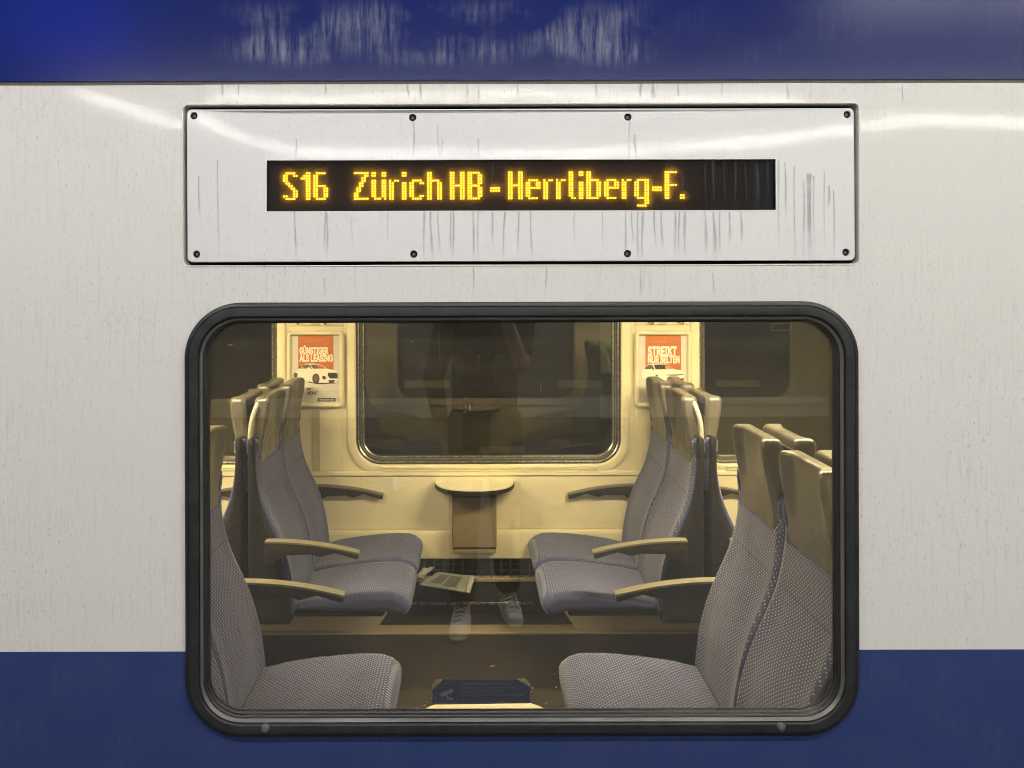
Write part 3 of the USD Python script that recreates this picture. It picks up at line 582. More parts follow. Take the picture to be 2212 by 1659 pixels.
def far_window(k, label):
    t = thing('opposite_window', label, 'window', 'windows in the opposite carriage wall')
    a, b, p, q_, r = fw[k + 1]
    obj('trim', sweep(a, p, b, q_, r, [(0.0, YF + .02), (0.0, YF - .010), (0.006, YF - .016), (0.036, YF - .015), (0.046, YF - .008), (0.048, YF + .001), (.03, YF + .02)], 12), CREAM2, t, smooth=40)
    obj('reveal', sweep(a, p, b, q_, r, [(0.004, YF + .006), (-.004, YF + .010), (-.008, YF + .040), (.02, YF + .045), (.02, YF + .012)], 12), RUBBER, t, smooth=35)
    for j, (o, yy) in enumerate(((-.009, .016), (-.022, .027), (-.034, .036))):
        obj('gasket_line', sweep(a, p, b, q_, r, [(o + .004, YF + yy), (o, YF + yy - .003), (o - .005, YF + yy + .001), (o - .004, YF + yy + .01), (o + .006, YF + yy + .012)], 12), (BEAD if j != 1 else SEAM), t, smooth=40)
    obj('gasket', sweep(a, p, b, q_, r, [(.0, YF + .020), (-.040, YF + .040), (-.044, YF + .047), (.01, YF + .050)], 12), RUBBER, t, smooth=30)
    obj('pane', poly_solid(Polygon(rrect(a + .038, p + .038, b - .038, q_ - .038, r - .038, 10)), YF + .0475, YF + .0525), GLASSF, t, smooth=False)
    for j in range(4):
        zr = p - .012 - j * .0085
        obj('sill_rib', bx(a + .14, b - .13, YF - .026 + .001 * j, YF - .0165, zr - .003, zr + .003, .0015), CREAM2, t)
far_window(0, 'wide dark window in the opposite wall, straight behind the small table')
far_window(-1, 'dark window in the opposite wall at the far left, behind headrests')
far_window(1, 'dark window in the opposite wall at right, beyond the right-hand headrests')
# the mouldings of the pillars between them
for k in (0, 1):
    xc = at((683, 1431)[k], 900, CAMD + YF)[0]
    t = thing('wall_pillar', ('cream pillar panel between the left and middle opposite windows', 'cream pillar panel between the middle and right opposite windows')[k], 'pillar', 'pillars between the opposite windows')
    t_ = bx(xc - .145, xc + .145, YF - .006, YF - .0005, zl + .013, 1.557, .003)
    obj('pillar_panel', t_, CREAM, t); obj('cap_panel', bx(xc - .15, xc + .15, YF - .008, YF - .0005, 1.56, 1.75, .003), CREAM, t)
    obj('groove', bx(xc - .022, xc + .022, YF - .0085, YF - .0062, zl + .013, 1.10), GROOVE, t)
    obj('groove', bx(xc - .024, xc + .024, YF - .0105, YF - .0082, 1.5615, 1.75), GROOVE, t)
# near wall, seen only mirrored in the dark panes
nw = thing('wall', kind='structure')
nwin = (gx0 - .05, gx1 + .05, gz0 - .052, gz1 + .05, GR + .05)
P = sbox(ILX, 0.0, IRX, 2.02).difference(Polygon(rrect(nwin[0], nwin[2], nwin[1], nwin[3], nwin[4], 10)))
for k in (-1, 1): P = P.difference(Polygon(rrect(nwin[0] + k * PITCH, nwin[2], nwin[1] + k * PITCH, nwin[3], nwin[4], 10)))
obj('wall_panel', poly_solid(P, YN - .02, YN), CREAM, nw, smooth=30)
for k in (-1, 0, 1):
    obj('window_trim', sweep(nwin[0] + k * PITCH, nwin[2], nwin[1] + k * PITCH, nwin[3], nwin[4], [(0.0, YN - .018), (0.0, YN + .010), (0.006, YN + .015), (0.04, YN + .012), (.044, YN - .001), (.02, YN - .018)], 12), CREAM2, nw, smooth=40)
    if k: obj('blind_pane', bx(nwin[0] + k * PITCH - .02, nwin[1] + k * PITCH + .02, .031, .035, nwin[2] - .02, nwin[3] + .02), BLACK, nw)
obj('ledge', bx(ILX, IRX, YN, YN + .020, .712, .734, .005), CREAM2, nw)

# tables and bins under the windows
def small_table(xc, ywl, dirn, zt, label, blabel, w2):
    t = thing('wall_table', label, 'table', 'small half round tables at the windows')
    a = np.linspace(0, math.pi, 40); dep = 0.215
    P = Polygon([(xc + w2 * math.copysign(abs(math.cos(u)) ** .8, math.cos(u)), dep * abs(math.sin(u)) ** .85) for u in a]).buffer(0)
    top = trimesh.creation.extrude_polygon(P, .006, engine='earcut'); rim = trimesh.creation.extrude_polygon(P.buffer(.003), .020, engine='earcut')
    f = lambda z0: (lambda v: np.column_stack([v[:, 0], ywl + dirn * (v[:, 1] + .001), z0 + v[:, 2]]))
    obj('tabletop', remap(top, f(zt - .004)), TABLE, t); obj('rim', remap(rim, f(zt - .0245)), DARKP, t)
    obj('bracket', bx(xc - .05, xc + .05, ywl + dirn * .003, ywl + dirn * .12, zt - .06, zt - .025), DARKP, t)
    b = thing('litter_bin', blabel, 'bin', 'bins below the small tables')
    obj('body', bx(xc - .121, xc + .117, ywl + dirn * .014, ywl + dirn * .105, zt - .335, zt - .062, .006), BROWN, b)
    obj('flap', bx(xc - .118, xc + .114, ywl + dirn * .016, ywl + dirn * .110, zt - .362, zt - .342, .003), BROWN, b)
    obj('shadow_gap', bx(xc - .117, xc + .113, ywl + dirn * .016, ywl + dirn * .100, zt - .343, zt - .334), BLACK, b)
tx = at(1025, 1037, CAMD + YF)
small_table(tx[0], YF - .012, -1, tx[2], 'half round cream table fixed below the opposite window', 'brown steel litter bin hanging under the opposite table', .213)
tn = at(1046, 1509, 2.20)
small_table(tn[0], YN + .022, 1, tn[2], 'half round cream table just behind the sticker at the bottom of the near window', 'litter bin under the near window table', .205)

# posters
def poster(xl, xr, zt_, zb_, label, right):
    t = thing('advertising_poster', label, 'poster', 'framed posters on the pillars')
    y = YF - .012
    fr = .027
    obj('frame', sweep(xl + fr, zb_ + fr, xr - fr, zt_ - fr, .004, [(0, y), (0.002, y - .014), (.008, y - .022), (.016, y - .024), (.023, y - .018), (fr, y - .004), (fr, y)], 6), CREAM2, t, smooth=60)
    ax, bx_, at_, ab = xl + fr, xr - fr, zt_ - fr, zb_ + fr
    # drawing coordinates: 945 units across the sheet, down from its top edge
    W, H = bx_ - ax, at_ - ab
    U = lambda u, v: (ax + W * u / 945.0, at_ - H * v / 1325.0)
    def pg(P, yy, m, nm, par, lb=None): return obj(nm, poly_solid(Polygon([U(*p) for p in P]).buffer(0), yy - .0005, yy), m, par, smooth=False, label=lb)
    sh = obj('sheet', bx(ax - .002, bx_ + .002, y - .003, y - .0005, ab - .002, at_ + .002), POSTER, t)
    y1, y2, y3, y4, y5 = (y - .0036 - k * .0007 for k in range(5))
    pg([(130, 2), (832, 2), (832, 680), (130, 640)], y1, ORANGE, 'orange_field', sh)
    def tx_(s_, u0, u1, vb, h, m, yy=y2, bold=True, grow=0.0):
        a, b = U(u0, vb), U(u1, vb); obj('lettering', lettering(s_, a[0], b[0], a[1], H * h / 1325, yy, bold=bold, depth=.0004, grow=grow), m, sh, smooth=False)
    tx_('C A R I F Y', 275, 665, 135, 52, ORANGEL, bold=False)
    if not right:
        tx_('GÜNSTIGER', 155, 725, 365, 125, POSTERW, grow=.055); tx_('ALS LEASING', 155, 820, 510, 125, POSTERW, grow=.055)
        pg([(35, 770), (60, 735), (110, 690), (120, 640), (180, 585), (260, 560), (420, 553), (560, 575), (640, 605), (700, 655), (830, 680), (890, 715), (912, 780), (910, 870), (880, 900), (840, 935), (560, 945), (400, 930), (320, 905), (120, 860), (40, 820)], y3, POSTERW, 'car_body', sh, 'white car printed on the poster')
        pg([(112, 652), (160, 600), (230, 572), (330, 572), (375, 590), (405, 655), (300, 652)], y4, INK2, 'car_window', sh)
        pg([(372, 572), (480, 575), (600, 595), (680, 655), (425, 655), (400, 610)], y4, INK2, 'car_window', sh)
        pg([(500, 585), (600, 605), (650, 650), (530, 652)], y5, ORANGE, 'glass_reflection', sh)
        pg([(180, 625), (220, 605), (245, 625), (200, 640)], y5, ORANGEL, 'glass_reflection', sh)
        pg([(310, 640), (345, 625), (380, 640), (370, 660), (320, 660)], y5, POSTERW, 'wing_mirror', sh)
        for cu, cv, ru, rv in ((482, 850, 72, 98), (80, 780, 40, 48)):
            pg([(cu + ru * math.cos(a), cv + rv * math.sin(a)) for a in np.linspace(0, 6.2, 24)], y4, INK, 'wheel', sh)
            pg([(cu + .7 * ru * math.cos(a), cv + .75 * rv * math.sin(a)) for a in np.linspace(0, 6.2, 24)], y5, INK2, 'rim', sh)
        pg([(725, 735), (890, 735), (912, 775), (905, 850), (760, 850), (718, 790)], y4, INK, 'car_grille', sh)
        pg([(610, 800), (660, 800), (692, 840), (660, 868), (612, 862)], y4, INK, 'air_intake', sh)
        pg([(735, 880), (870, 880), (830, 930), (740, 930)], y4, INK, 'air_intake', sh)
        pg([(330, 900), (420, 925), (560, 935), (860, 930), (880, 945), (520, 960), (340, 925)], y5 + .0002, INK, 'car_shadow', sh)
        tx_('CHF', 300, 385, 1075, 46, INK); tx_('/MONAT', 300, 525, 1165, 58, INK)
        pg([(515, 1235), (870, 1235), (870, 1302), (515, 1302)], y2, INK, 'dark_label', sh); tx_('WWW.CARIFY.COM', 545, 840, 1283, 30, POSTERW, y3)
    else:
        tx_('STREIKT', 175, 750, 395, 170, POSTERW, grow=.055); tx_('NUR SELTEN', 175, 805, 540, 130, POSTERW, grow=.055)
        pg([(50, 740), (75, 690), (105, 660), (150, 590), (215, 562), (420, 552), (540, 572), (620, 615), (690, 665), (800, 690), (860, 735), (888, 800), (885, 880), (840, 915), (600, 925), (300, 920), (60, 840)], y3, POSTERW, 'car_body', sh, 'white car printed on the poster')
        pg([(105, 660), (150, 600), (215, 575), (275, 590), (308, 690), (250, 665)], y4, INK2, 'car_window', sh)
        pg([(295, 575), (420, 570), (540, 580), (600, 610), (678, 665), (325, 668)], y4, INK, 'car_window', sh)
        pg([(510, 590), (590, 615), (655, 660), (530, 664)], y5, ORANGEL, 'glass_reflection', sh)
        pg([(195, 670), (240, 655), (275, 675), (250, 690)], y5, POSTERW, 'wing_mirror', sh)
        pg([(520, 775), (870, 760), (870, 780), (700, 795), (520, 785)], y4, INK2, 'car_grille', sh)
        pg([(690, 865), (885, 840), (875, 905), (760, 890)], y4, INK, 'air_intake', sh)
        pg([(315, 770), (350, 770), (385, 800), (340, 800)], y4, INK, 'headlight', sh)
    return t
for (a, b), lab, right in (((619.5, 744), 'orange and white car poster reading GÜNSTIGER ALS LEASING on the left pillar', False), ((1369, 1494), 'orange and white car poster reading STREIKT NUR SELTEN on the right pillar', True)):
    p0, p1 = at(a, 714, CAMD + YF - .012), at(b, 880, CAMD + YF - .012)
    poster(p0[0], p1[0], p0[2], p1[2], lab, right)
for a, lab in ((642, 'coat hook above the left poster, towards the left window'), (700, 'coat hook above the left poster, towards the middle window'), (1402, 'coat hook above the right poster, towards the middle window'), (1466, 'coat hook above the right poster, towards the right window')):
    q = at(a, 700, CAMD + YF - .01)
    t = thing('coat_hook', lab, 'hook', 'coat hooks on the pillars')
    obj('rosette', hull([((q[0], YF - .010, q[2] + .02), (.012, .003, .014))]), CHROME, t)
    obj('hook_arm', tube([(q[0], YF - .012, q[2] + .022), (q[0] + .004, YF - .032, q[2] + .006), (q[0] + .012, YF - .045, q[2] + .002), (q[0] + .018, YF - .048, q[2] + .012)], [.005, .005, .005, .006], 8), CHROME, t)

# ------------------------------------------------------------------ seats
AX = 0.985                                                # half the distance from one row of backs to the next
PX = np.array([[.36, .792], [.411, .797], [.514, .811], [.580, .824], [.647, .842], [.722, .868], [.80, .903], [.86, .922], [.93, .934], [1.0, .939], [1.13, .940], [1.35, .940]])
from scipy.interpolate import PchipInterpolator
prof = PchipInterpolator(PX[:, 0], PX[:, 1])
SWD = 0.452                                               # width of one seat
def backrest(yc):
    h = SWD / 2 - .004
    ou = Polygon([(-h, .37), (h, .37), (h, 1.112), (h - .006, 1.124), (h - .024, 1.124), (h - .030, 1.112), (h - .034, 1.040), (h - .06, 1.014), (-h + .06, 1.014), (-h + .034, 1.040), (-h + .030, 1.112), (-h + .024, 1.124), (-h + .006, 1.124), (-h, 1.112)])
    p = pillow(ou, .055, .012, .014)
    def bend(v):
        w_, z, t = v[:, 0], v[:, 1], v[:, 2]
        q = np.abs(w_) / h
        bol = np.where(z < 1.0, .014 * np.clip((q - .55) / .45, 0, 1) ** 2 * np.clip((1.0 - z) / .2, 0, 1), 0)
        belly = .010 * (1 - q ** 2) * np.exp(-((z - .62) / .16) ** 2)
        x = prof(z) + .0275 - t - np.where(t > 0, bol + belly, 0)
        return np.column_stack([x, yc + w_, z])
    return remap(p, bend)
def cushion(yc):
    top = [(.79, .402), (.70, .424), (.60, .440), (.50, .450), (.42, .4535), (.36, .4515), (.315, .440), (.288, .418), (.279, .400), (.284, .378), (.298, .362), (.33, .358), (.40, .372), (.79, .380)]
    p = pillow(Polygon(top), SWD - .008, .022, .016)
    h = SWD / 2
    def bend(v):
        x, z, w_ = v[:, 0], v[:, 1], v[:, 2]; q = np.abs(w_) / h
        z2 = z - np.where(z > .40, .012 * np.exp(-((x - .60) / .13) ** 2) * (1 - q ** 2), 0)
        return np.column_stack([x + .012 * q ** 4 * (x < .34), yc + w_, z2])
    return remap(p, bend)
def headrest(yc):
    b, t = .178, .160
    ou = Polygon([(-b, 1.0), (b, 1.0), (t, 1.296), (-t, 1.296)]).buffer(-.026).buffer(.026, 6)
    p = pillow(ou, .052, .014, .012)
    def bend(v):
        w_, z, d_ = v[:, 0], v[:, 1], v[:, 2]
        q = np.clip((np.abs(w_) - .085) / .075, 0, 1); q = q * q * (3 - 2 * q)
        top_ = np.clip((z - 1.08) / .14, 0, 1)
        x = .968 - .022 * np.clip((z - 1.0) / .3, 0, 1) ** 1.5 - d_ - np.where(d_ > 0, (.024 * q - .004) * top_, 0)
        return np.column_stack([x, yc + w_, z])
    return remap(p, bend)
def seat_seam(yc):
    w_ = np.linspace(-SWD / 2 + .045, SWD / 2 - .045, 12); z = .872
    q = np.abs(w_) / (SWD / 2 - .004)
    bol = .014 * np.clip((q - .55) / .45, 0, 1) ** 2 * np.clip((1.0 - z) / .2, 0, 1); belly = .010 * (1 - q ** 2) * math.exp(-((z - .62) / .16) ** 2)
    return tube(np.column_stack([prof(z) - bol - belly + .0006, yc + w_, np.full(12, z)]), .0016, 6)
def armrest(yc, wall_side):
    P = []
    xs_ = np.linspace(.50, .90, 18); top = [(x, .700 - .050 * ((.90 - x) / .40) ** 2.1) for x in xs_]
    pad = Polygon(top + [(x, z - .008) for x, z in top[::-1]])
    body = Polygon([(x + .002, z - .0084) for x, z in top] + [(.905, .600), (.86, .612), (.80, .642), (.70, .644), (.665, .634), (.60, .650), (.505, .622)])
    out = []
    for pl_, w_ in ((pad, .050), (body, .046)):
        e = pillow(pl_, w_, .0025, .03)
        out.append(remap(e, lambda v: np.column_stack([v[:, 0], yc + v[:, 2], v[:, 1]])))
    return out
UW = SWD                                                  # the pair spans -UW..UW, aisle at -y
def double_seat(name, label, handle, loc, rz, mirror):
    """Two seats with common base; faces -x with the wall on +y, or +x when mirrored."""
    t = thing(name, label, 'seat', 'double seats in the carriage', loc, rz)
    sgn = -1 if mirror else 1
    fl = lambda m_: remap(tm(m_), lambda v: v * np.array([sgn, 1, 1]))
    for yc in (-UW / 2, UW / 2):
        bk = obj('backrest', fl(backrest(yc)), FABB, t, smooth=50); obj('seam', fl(seat_seam(yc)), SEAMF, bk)
        obj('cushion', fl(cushion(yc)), FABC, t, smooth=50)
        obj('headrest', fl(headrest(yc)), TAUPE, t, smooth=60)
    for yc, ws in ((-UW - .028, False), (UW + .028, True)):
        pad, body = armrest(yc, ws)
        ar = obj('armrest', fl(body), ARM, t, smooth=35); obj('pad', fl(pad), PAD, ar, smooth=35)
        y2 = yc - .0245 if not ws else yc + .0245
        cy = trimesh.creation.cylinder(radius=.026, height=.008, sections=24); cy.apply_transform(trimesh.transformations.rotation_matrix(math.pi / 2, (1, 0, 0))); cy.apply_translation((.862, y2, .640))
        obj('pivot_cap', fl(cy), SHELL, ar, smooth=40)
    zz = np.linspace(.33, 1.10, 24); fr = [(float(prof(max(z, .36))) + .012, z) for z in zz]
    sp = Polygon(fr + [(.955, 1.128), (AX - .012, 1.130), (AX - .003, 1.118), (AX - .003, .33)])
    sh = pillow(sp.buffer(0), 2 * UW + .022, .006, .05)
    obj('back_shell', fl(remap(sh, lambda v: np.column_stack([v[:, 0], v[:, 2], v[:, 1]]))), SHELL, t, smooth=40)
    obj('seat_pan', fl(bx(.40, .93, -UW + .03, UW - .03, .345, .372, .01)), DARKP, t)
    hb = [remap(trimesh.creation.extrude_polygon(Polygon([(.95, 1.00), (AX - .004, 1.00), (AX - .004, 1.26), (.955, 1.27)]), .30, engine='earcut'), lambda v, y_=yc: np.column_stack([v[:, 0], y_ - .15 + v[:, 2], v[:, 1]])) for yc in (-UW / 2, UW / 2)]
    for m_ in hb: obj('headrest_back', fl(m_), SHELL, t)
    # foot plate by the wall and a leg to the floor
    base = Polygon([(.45, .115), (.452, .105), (.515, .013), (1.0, .013), (1.03, .035), (1.04, .075), (1.037, .135), (1.022, .163), (.985, .170), (.955, .160), (.93, .128), (.90, .115)])
    e = pillow(base.buffer(0), .016, .003, .05)
    obj('foot_plate', fl(remap(e, lambda v: np.column_stack([v[:, 0], (.235 + v[:, 2]), v[:, 1]]))), BASE, t, smooth=40)
    obj('leg', fl(bx(.62, .90, .26, .42, .0125, .346, .02)), DARKP, t)
    if handle:
        a = np.linspace(0, 1, 14); X = AX - .002 - .030 * a ** 2.2; Z = 1.118 + .165 * a
        obj('grab_handle', fl(tube(np.column_stack([X, np.full(14, -UW + .035) + .05 * a ** 3, Z]), .0105, 12)), HANDLE, t, smooth=60)
    return t
YC_F = (3.82 + 4.27) / 2 - CAMD; YC_N = (2.38 + 2.84) / 2 - CAMD
xf = at(1025, 900, CAMD + YC_F)[0]
CX = 0.010
sr = double_seat('double_seat', 'double seat across the aisle on the right, facing left beneath the right poster', True, (CX, YC_F, 0), 0, False)
sl = double_seat('facing_double_seat', 'double seat across the aisle on the left, facing right beneath the left poster', True, (CX, YC_F, 0), 0, True)
copy(sr, 'nearest double seat on the left, its back cut by the window frame', (CX + .012, YC_N, 0), 180)
copy(sl, 'nearest double seat on the right, big dotted backs and two headrests by the window', (CX + .012, YC_N, 0), 180)
AA = 2 * (AX - .001) + .02
double_seat('rear_double_seat', 'double seat back to back with the one under the right poster', False, (CX + AA, YC_F, 0), 0, True)
br = double_seat('rear_facing_double_seat', 'double seat back to back with the one under the left poster', False, (CX - AA, YC_F, 0), 0, False)
copy(br, 'double seat at the right edge, back to back with the nearest right seat', (CX + .012 + AA, YC_N, 0), 180)

# ------------------------------------------------------------------ things left on the floor
q0 = at(962, 1262, CAMD + YF - .12)
V, F = [], []
nu, nv = 14, 8
def sheet(P, th, wob, seed):
    """A creased sheet of paper over four corners, th thick."""
    P = np.array(P, float); V = []
    for i in range(nu):
        for j in range(nv):
            u, v = i / (nu - 1), j / (nv - 1)
            p = (P[0] * (1 - u) + P[1] * u) * (1 - v) + (P[3] * (1 - u) + P[2] * u) * v
            V.append(p + np.array([0, -1, .6]) * wob * (float(fbm(np.array([u * 3, v * 3, seed]))) - .5))
    V = np.array(V); n = len(V); F = []
    V = np.vstack([V, V + np.array([0, th, -th])])
    for i in range(nu - 1):
        for j in range(nv - 1):
            a = i * nv + j; F += [(a, a + nv, a + nv + 1), (a, a + nv + 1, a + 1), (n + a, n + a + nv + 1, n + a + nv), (n + a, n + a + 1, n + a + nv + 1)]
    ed = [i * nv for i in range(nu)] + [(nu - 1) * nv + j for j in range(1, nv)] + [i * nv + nv - 1 for i in range(nu - 2, -1, -1)] + [j for j in range(nv - 2, 0, -1)]
    for a, b in zip(ed, ed[1:] + ed[:1]): F += [(a, b, n + b), (a, n + b, n + a)]
    t = trimesh.Trimesh(V, F, process=False); t.fix_normals(); return t
news = thing('newspaper', 'crumpled grey newspaper lying against the skirting between the far seats', 'newspaper')
c4 = [at(905, 1262, CAMD + YF - .17), at(1012, 1280, CAMD + YF - .20), at(1026, 1244, CAMD + YF - .055), at(946, 1236, CAMD + YF - .055)]
obj('folded_sheets', sheet(c4, .010, .03, 1), PAPERG, news)
def on(u, v, dy): 
    P = np.array(c4); p = (P[0] * (1 - u) + P[1] * u) * (1 - v) + (P[3] * (1 - u) + P[2] * u) * v
    return p + np.array([0, -1, .6]) * (.03 * (float(fbm(np.array([u * 3, v * 3, 1]))) - .5) + dy)
for (u0, u1, v0, v1) in ((.14, .38, .25, .85), (.42, .70, .2, .85)):
    obj('printed_column', sheet([on(u0, v0, .004), on(u1, v0, .004), on(u1, v1, .004), on(u0, v1, .004)], .0006, 0, 3), PRINT, news)
cr = [at(1006, 1279, CAMD + YF - .215), at(1015, 1281, CAMD + YF - .215), at(1026, 1246, CAMD + YF - .075), at(1016, 1246, CAMD + YF - .075)]
obj('folded_edge', sheet(cr, .006, .02, 5), PAPERW, news)
ti = [at(894, 1246, CAMD + YF - .16), at(915, 1247, CAMD + YF - .16), at(938, 1224, CAMD + YF - .08), at(915, 1226, CAMD + YF - .08)]
obj('paper_tissue', sheet(ti, .004, .05, 9), PAPERW, label='crumpled white tissue beside the left far cushion', cat='tissue')
q = at(1063, 1441, 1.82 * FPX / (1441 - VY))
obj('crumb', hull([((q[0], q[1], .004), (.009, .006, .004)), ((q[0] + .008, q[1] + .004, .003), (.005, .004, .003))]), plain('crumb_orange', (.45, .22, .10), .8), label='small orange crumb on the aisle floor', cat='crumb')

# carriage lamps: two rows of tubes under the ceiling
for x in (-1.75, 1.35):
    t = thing('ceiling_lamp', 'warm strip lamp under the carriage ceiling above the aisle', 'lamp', 'strip lamps of the carriage')
    obj('housing', bx(x - .72, x + .72, 1.22, 1.44, 1.995, 2.019), HOUSE, t); obj('tube', bx(x - .70, x + .70, 1.25, 1.41, 1.985, 1.9945), ITUBE, t)

# ------------------------------------------------------------------ platform and what the panes mirror
ZP = 0.21
obj('platform', bx(-12, 12, -12, -0.10, ZP - .3, ZP), PLAT, kind='structure')
pw = thing('station_wall', kind='structure')
obj('wall_surface', bx(-12, 12, -7.9, -7.7, ZP, 4.6), PWALL, pw); obj('wall_base', bx(-12, 12, -7.70, -7.66, ZP, ZP + .22), PWALL2, pw)
obj('hall_ceiling', bx(-12, 12, -12, 0.5, 5.2, 5.3), TUNNEL, kind='structure')
tw = thing('tunnel_wall', kind='structure')
obj('tunnel_surface', bx(-8, 8, 4.2, 4.3, -1, 4.6), TUNNEL, tw)
def plate_on(px0_, px1_, py0_, py1_, m): 
    a, b = at(px0_, py1_, CAMD + 4.19), at(px1_, py0_, CAMD + 4.19); obj('wall_plate', bx(a[0], b[0], 4.185, 4.199, a[2], b[2], .003), m, tw)
plate_on(873, 970, 822, 838, TPANEL); plate_on(1205, 1300, 822, 838, TPANEL); plate_on(1035, 1132, 964, 979, TPANEL)
plate_on(1297, 1325, 690, 806, TPANEL2); plate_on(1297, 1325, 854, 905, TPANEL2); plate_on(1545, 1640, 822, 836, TPANEL)
def tube_row(y, z, x0, x1, n, w_, gap, label, grp):
    L = (x1 - x0) / n
    for k in range(n):
        t = thing('platform_lamp', label, 'lamp', grp)
        a, b = x0 + k * L + gap / 2, x0 + (k + 1) * L - gap / 2
        obj('housing', bx(a, b, y - w_ * .9, y + w_ * .9, z + w_ * .4, z + w_ * .4 + .05), HOUSE, t)
        obj('tube', tube([(a + .02, y, z), (b - .02, y, z)], w_ / 2, 10), TUBE, t, smooth=60)
tube_row(-DL, ZL, -3.06, 6.0, 6, .06, .012, 'fluorescent tube over the middle of the platform', 'tubes over the middle of the platform')
tube_row(-2.2, 4.6, -5.0, 7.0, 6, .125, .3, 'added fluorescent tube above the platform edge', 'added tubes above the platform edge')  # unseen row added to brighten the side of the train
tube_row(-7.0, 4.95, 3.8, 9.0, 3, .07, .2, 'added fluorescent tube along the station wall', 'added tubes along the station wall')  # unseen row added to haze the right end of the blue band
sg = thing('station_sign', 'blue backlit station sign hanging over the platform', 'sign')
q = (-2.62, -3.5, 3.46)
obj('lit_face', bx(q[0] - .42, q[0] + .42, q[1], q[1] + .02, q[2] - .26, q[2] + .26), SIGNB, sg); obj('case', bx(q[0] - .45, q[0] + .45, q[1] - .12, q[1] - .001, q[2] - .29, q[2] + .29), DARKP, sg)

# the photographer, seen only as a faint reflection in the pane
person = thing('person', 'person mirrored faintly in the window, dark trousers, white lace-up sneakers, holding a phone', 'person')
def body_mesh(parts, ln, it=12):
    m_ = m3.Manifold()
    for p in parts: m_ = m_ + hull(p)
    t = tm(m_.refine_to_length(ln)); t.merge_vertices(); trimesh.smoothing.filter_taubin(t, iterations=it); return t
HX, HY = 0.055, -2.22
hipL, hipR = np.array([-.035, HY, 1.10]), np.array([.150, HY, 1.10])
ankL, ankR = np.array([-.055, -1.93, ZP + .09]), np.array([.165, -2.08, ZP + .09])
kneL, kneR = (hipL + ankL) / 2 + [0, .03, 0], (hipR + ankR) / 2 + [0, .02, 0]
shL, shR = np.array([-.125, HY, 1.60]), np.array([.245, HY, 1.60])
elL, elR = np.array([-.20, HY + .03, 1.32]), np.array([.235, HY + .12, 1.40])
wrL, wrR = np.array([-.17, HY - .10, 1.10]), np.array([.13, -2.03, 1.70])
sk_parts = [[((HX, HY, 1.60), (.055, .055, .05)), ((HX, HY + .01, 1.70), (.052, .055, .05))],
            [((HX, HY + .02, 1.83), (.078, .095, .11)), ((HX, HY + .055, 1.745), (.045, .05, .04))],
            [((HX, HY + .118, 1.80), (.012, .016, .014)), ((HX, HY + .100, 1.845), (.010, .012, .02))],
            [((HX - .08, HY + .01, 1.815), (.010, .02, .03))], [((HX + .08, HY + .01, 1.815), (.010, .02, .03))]]
for sh_, el_, wr_, sg_ in ((shL, elL, wrL, 1), (shR, elR, wrR, -1)):
    sk_parts += [[(sh_, .05), (el_, .040)], [(el_, .042), (wr_, .027)]]
    up_ = 1 if sg_ < 0 else -1; palm = wr_ + np.array([.02 * sg_, .045, .06 * up_]); sk_parts.append([(wr_, (.026, .022, .026)), (palm, (.030, .018, .036))])
    for k in range(4):
        b0 = palm + np.array([.012 * sg_, .012, -.020 + .017 * k + .012]); mid = b0 + np.array([.020 * sg_, .022, .006]); tip = mid + np.array([.022 * sg_, -.004 + .002 * k, .002])
        sk_parts += [[(b0, .0088), (mid, .0085)], [(mid, .0085), (tip, .0078)]]
    th0 = palm + np.array([.004 * sg_, -.012, -.012]); th1 = th0 + np.array([.026 * sg_, -.014, .018]); sk_parts += [[(th0, .011), (th1, .010)], [(th1, .010), (th1 + np.array([.020 * sg_, .004, .010]), .0085)]]
obj('body', body_mesh(sk_parts, .012, 6), SKIN, person, smooth=True)
obj('shirt', body_mesh([[((HX, HY, 1.58), (.15, .085, .05)), ((HX, HY, 1.40), (.165, .11, .06))], [((HX, HY, 1.40), (.165, .11, .06)), ((HX, HY, 1.06), (.165, .115, .04))],
                        [(shL, .068), (elL, .052)], [(elL, .052), (elL * .1 + wrL * .9, .042)], [(shR, .068), (shR * .35 + elR * .65, .058)]], .025), SHIRT, person, smooth=True)
obj('trousers', body_mesh([[((HX, HY, 1.10), (.155, .11, .05)), ((HX, HY, 1.0), (.165, .115, .05))], [(hipL, .095), (kneL, .075)], [(kneL, .075), (ankL + [0, -.01, .05], .062)], [(hipR, .095), (kneR, .075)], [(kneR, .075), (ankR + [0, -.01, .05], .062)]], .025), TROUS, person, smooth=True)
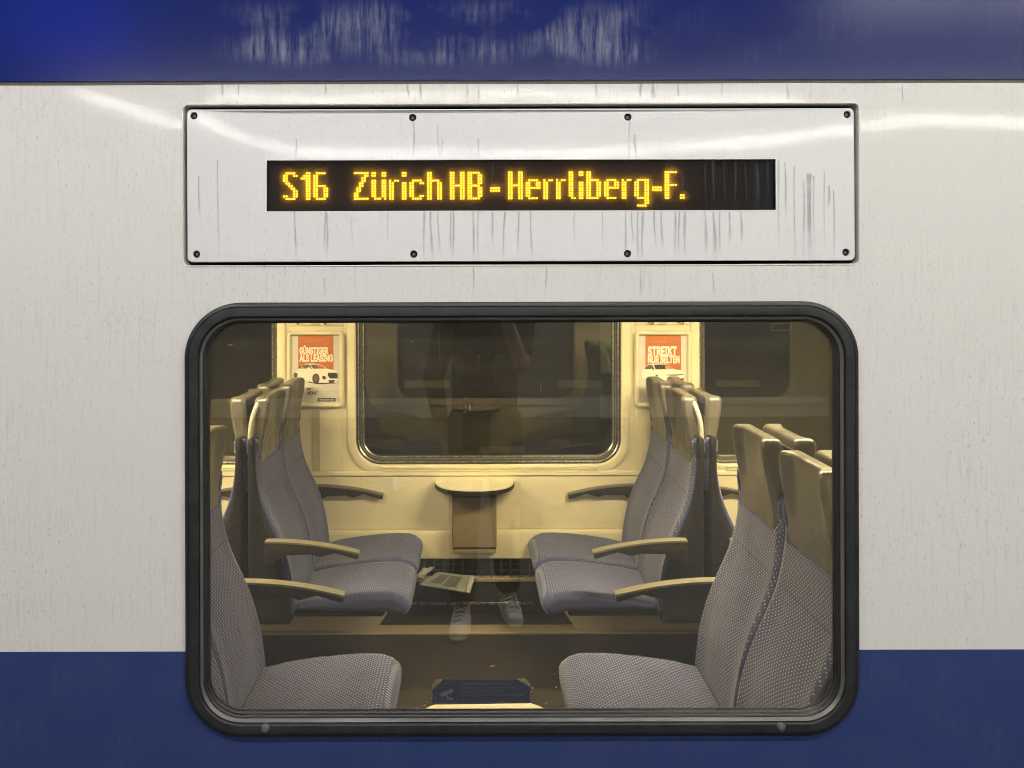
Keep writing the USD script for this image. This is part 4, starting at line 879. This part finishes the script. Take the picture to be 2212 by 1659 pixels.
obj('hair', body_mesh([[((HX, HY - .005, 1.875), (.086, .100, .085)), ((HX, HY - .03, 1.82), (.083, .080, .08))]], .02, 4), HAIR, person, smooth=True)
for sx in (-.03, .03):
    obj('eye', hull([((HX + sx, HY + .103, 1.84), (.013, .008, .008))]), SOLE, person); obj('iris', hull([((HX + sx, HY + .111, 1.84), (.006, .003, .006))]), HAIR, person)
obj('mouth', hull([((HX - .02, HY + .104, 1.765), (.006, .005, .004)), ((HX + .02, HY + .104, 1.765), (.006, .005, .004))]), plain('lips', (.35, .14, .12), .5), person)
for ank, tw_ in ((ankL, -.10), (ankR, .16)):
    z0 = ZP
    R = lambda x, y, z: ank * [1, 1, 0] + np.array([x + tw_ * y, y, z0 + z])
    upper = body_mesh([[(R(0, -.045, .045), (.034, .035, .040)), (R(0, -.03, .095), (.036, .045, .020))], [(R(0, -.04, .045), (.034, .035, .040)), (R(0, .10, .040), (.044, .05, .030))], [(R(0, -.02, .085), (.034, .04, .02)), (R(0, .09, .048), (.040, .05, .028))], [(R(0, .09, .036), (.045, .05, .030)), (R(0, .165, .030), (.036, .036, .024))]], .012, 8)
    sh_ = obj('shoe', upper, SHOE, person, smooth=True)
    obj('sole', m3.Manifold.batch_hull([hull([(R(0, -.05, .012), (.038, .038, .012))]), hull([(R(0, .10, .012), (.050, .05, .012))]), hull([(R(0, .17, .012), (.038, .04, .012))])]), SOLE, sh_, smooth=60)
    for k in range(5):
        y_ = .035 + .022 * k; zt_ = .104 - .0085 * k - .0003 * k * k
        obj('lace', tube([R(-.024, y_, zt_ - .010), R(-.008, y_ + .004, zt_ + .002), R(.008, y_ - .002, zt_ + .002), R(.024, y_ + .003, zt_ - .010)], .0035, 6), INK2, sh_)
ph = thing('mobile_phone', 'dark mobile phone held up in one hand, mirrored faintly above the window', 'phone')
obj('case', bx(-.085, .120, -1.985, -1.975, 1.735, 1.815, .003), PHONE, ph)
obj('camera_bump', bx(-.02, .02, -1.9748, -1.972, 1.785, 1.812, .001), BLACK, ph)
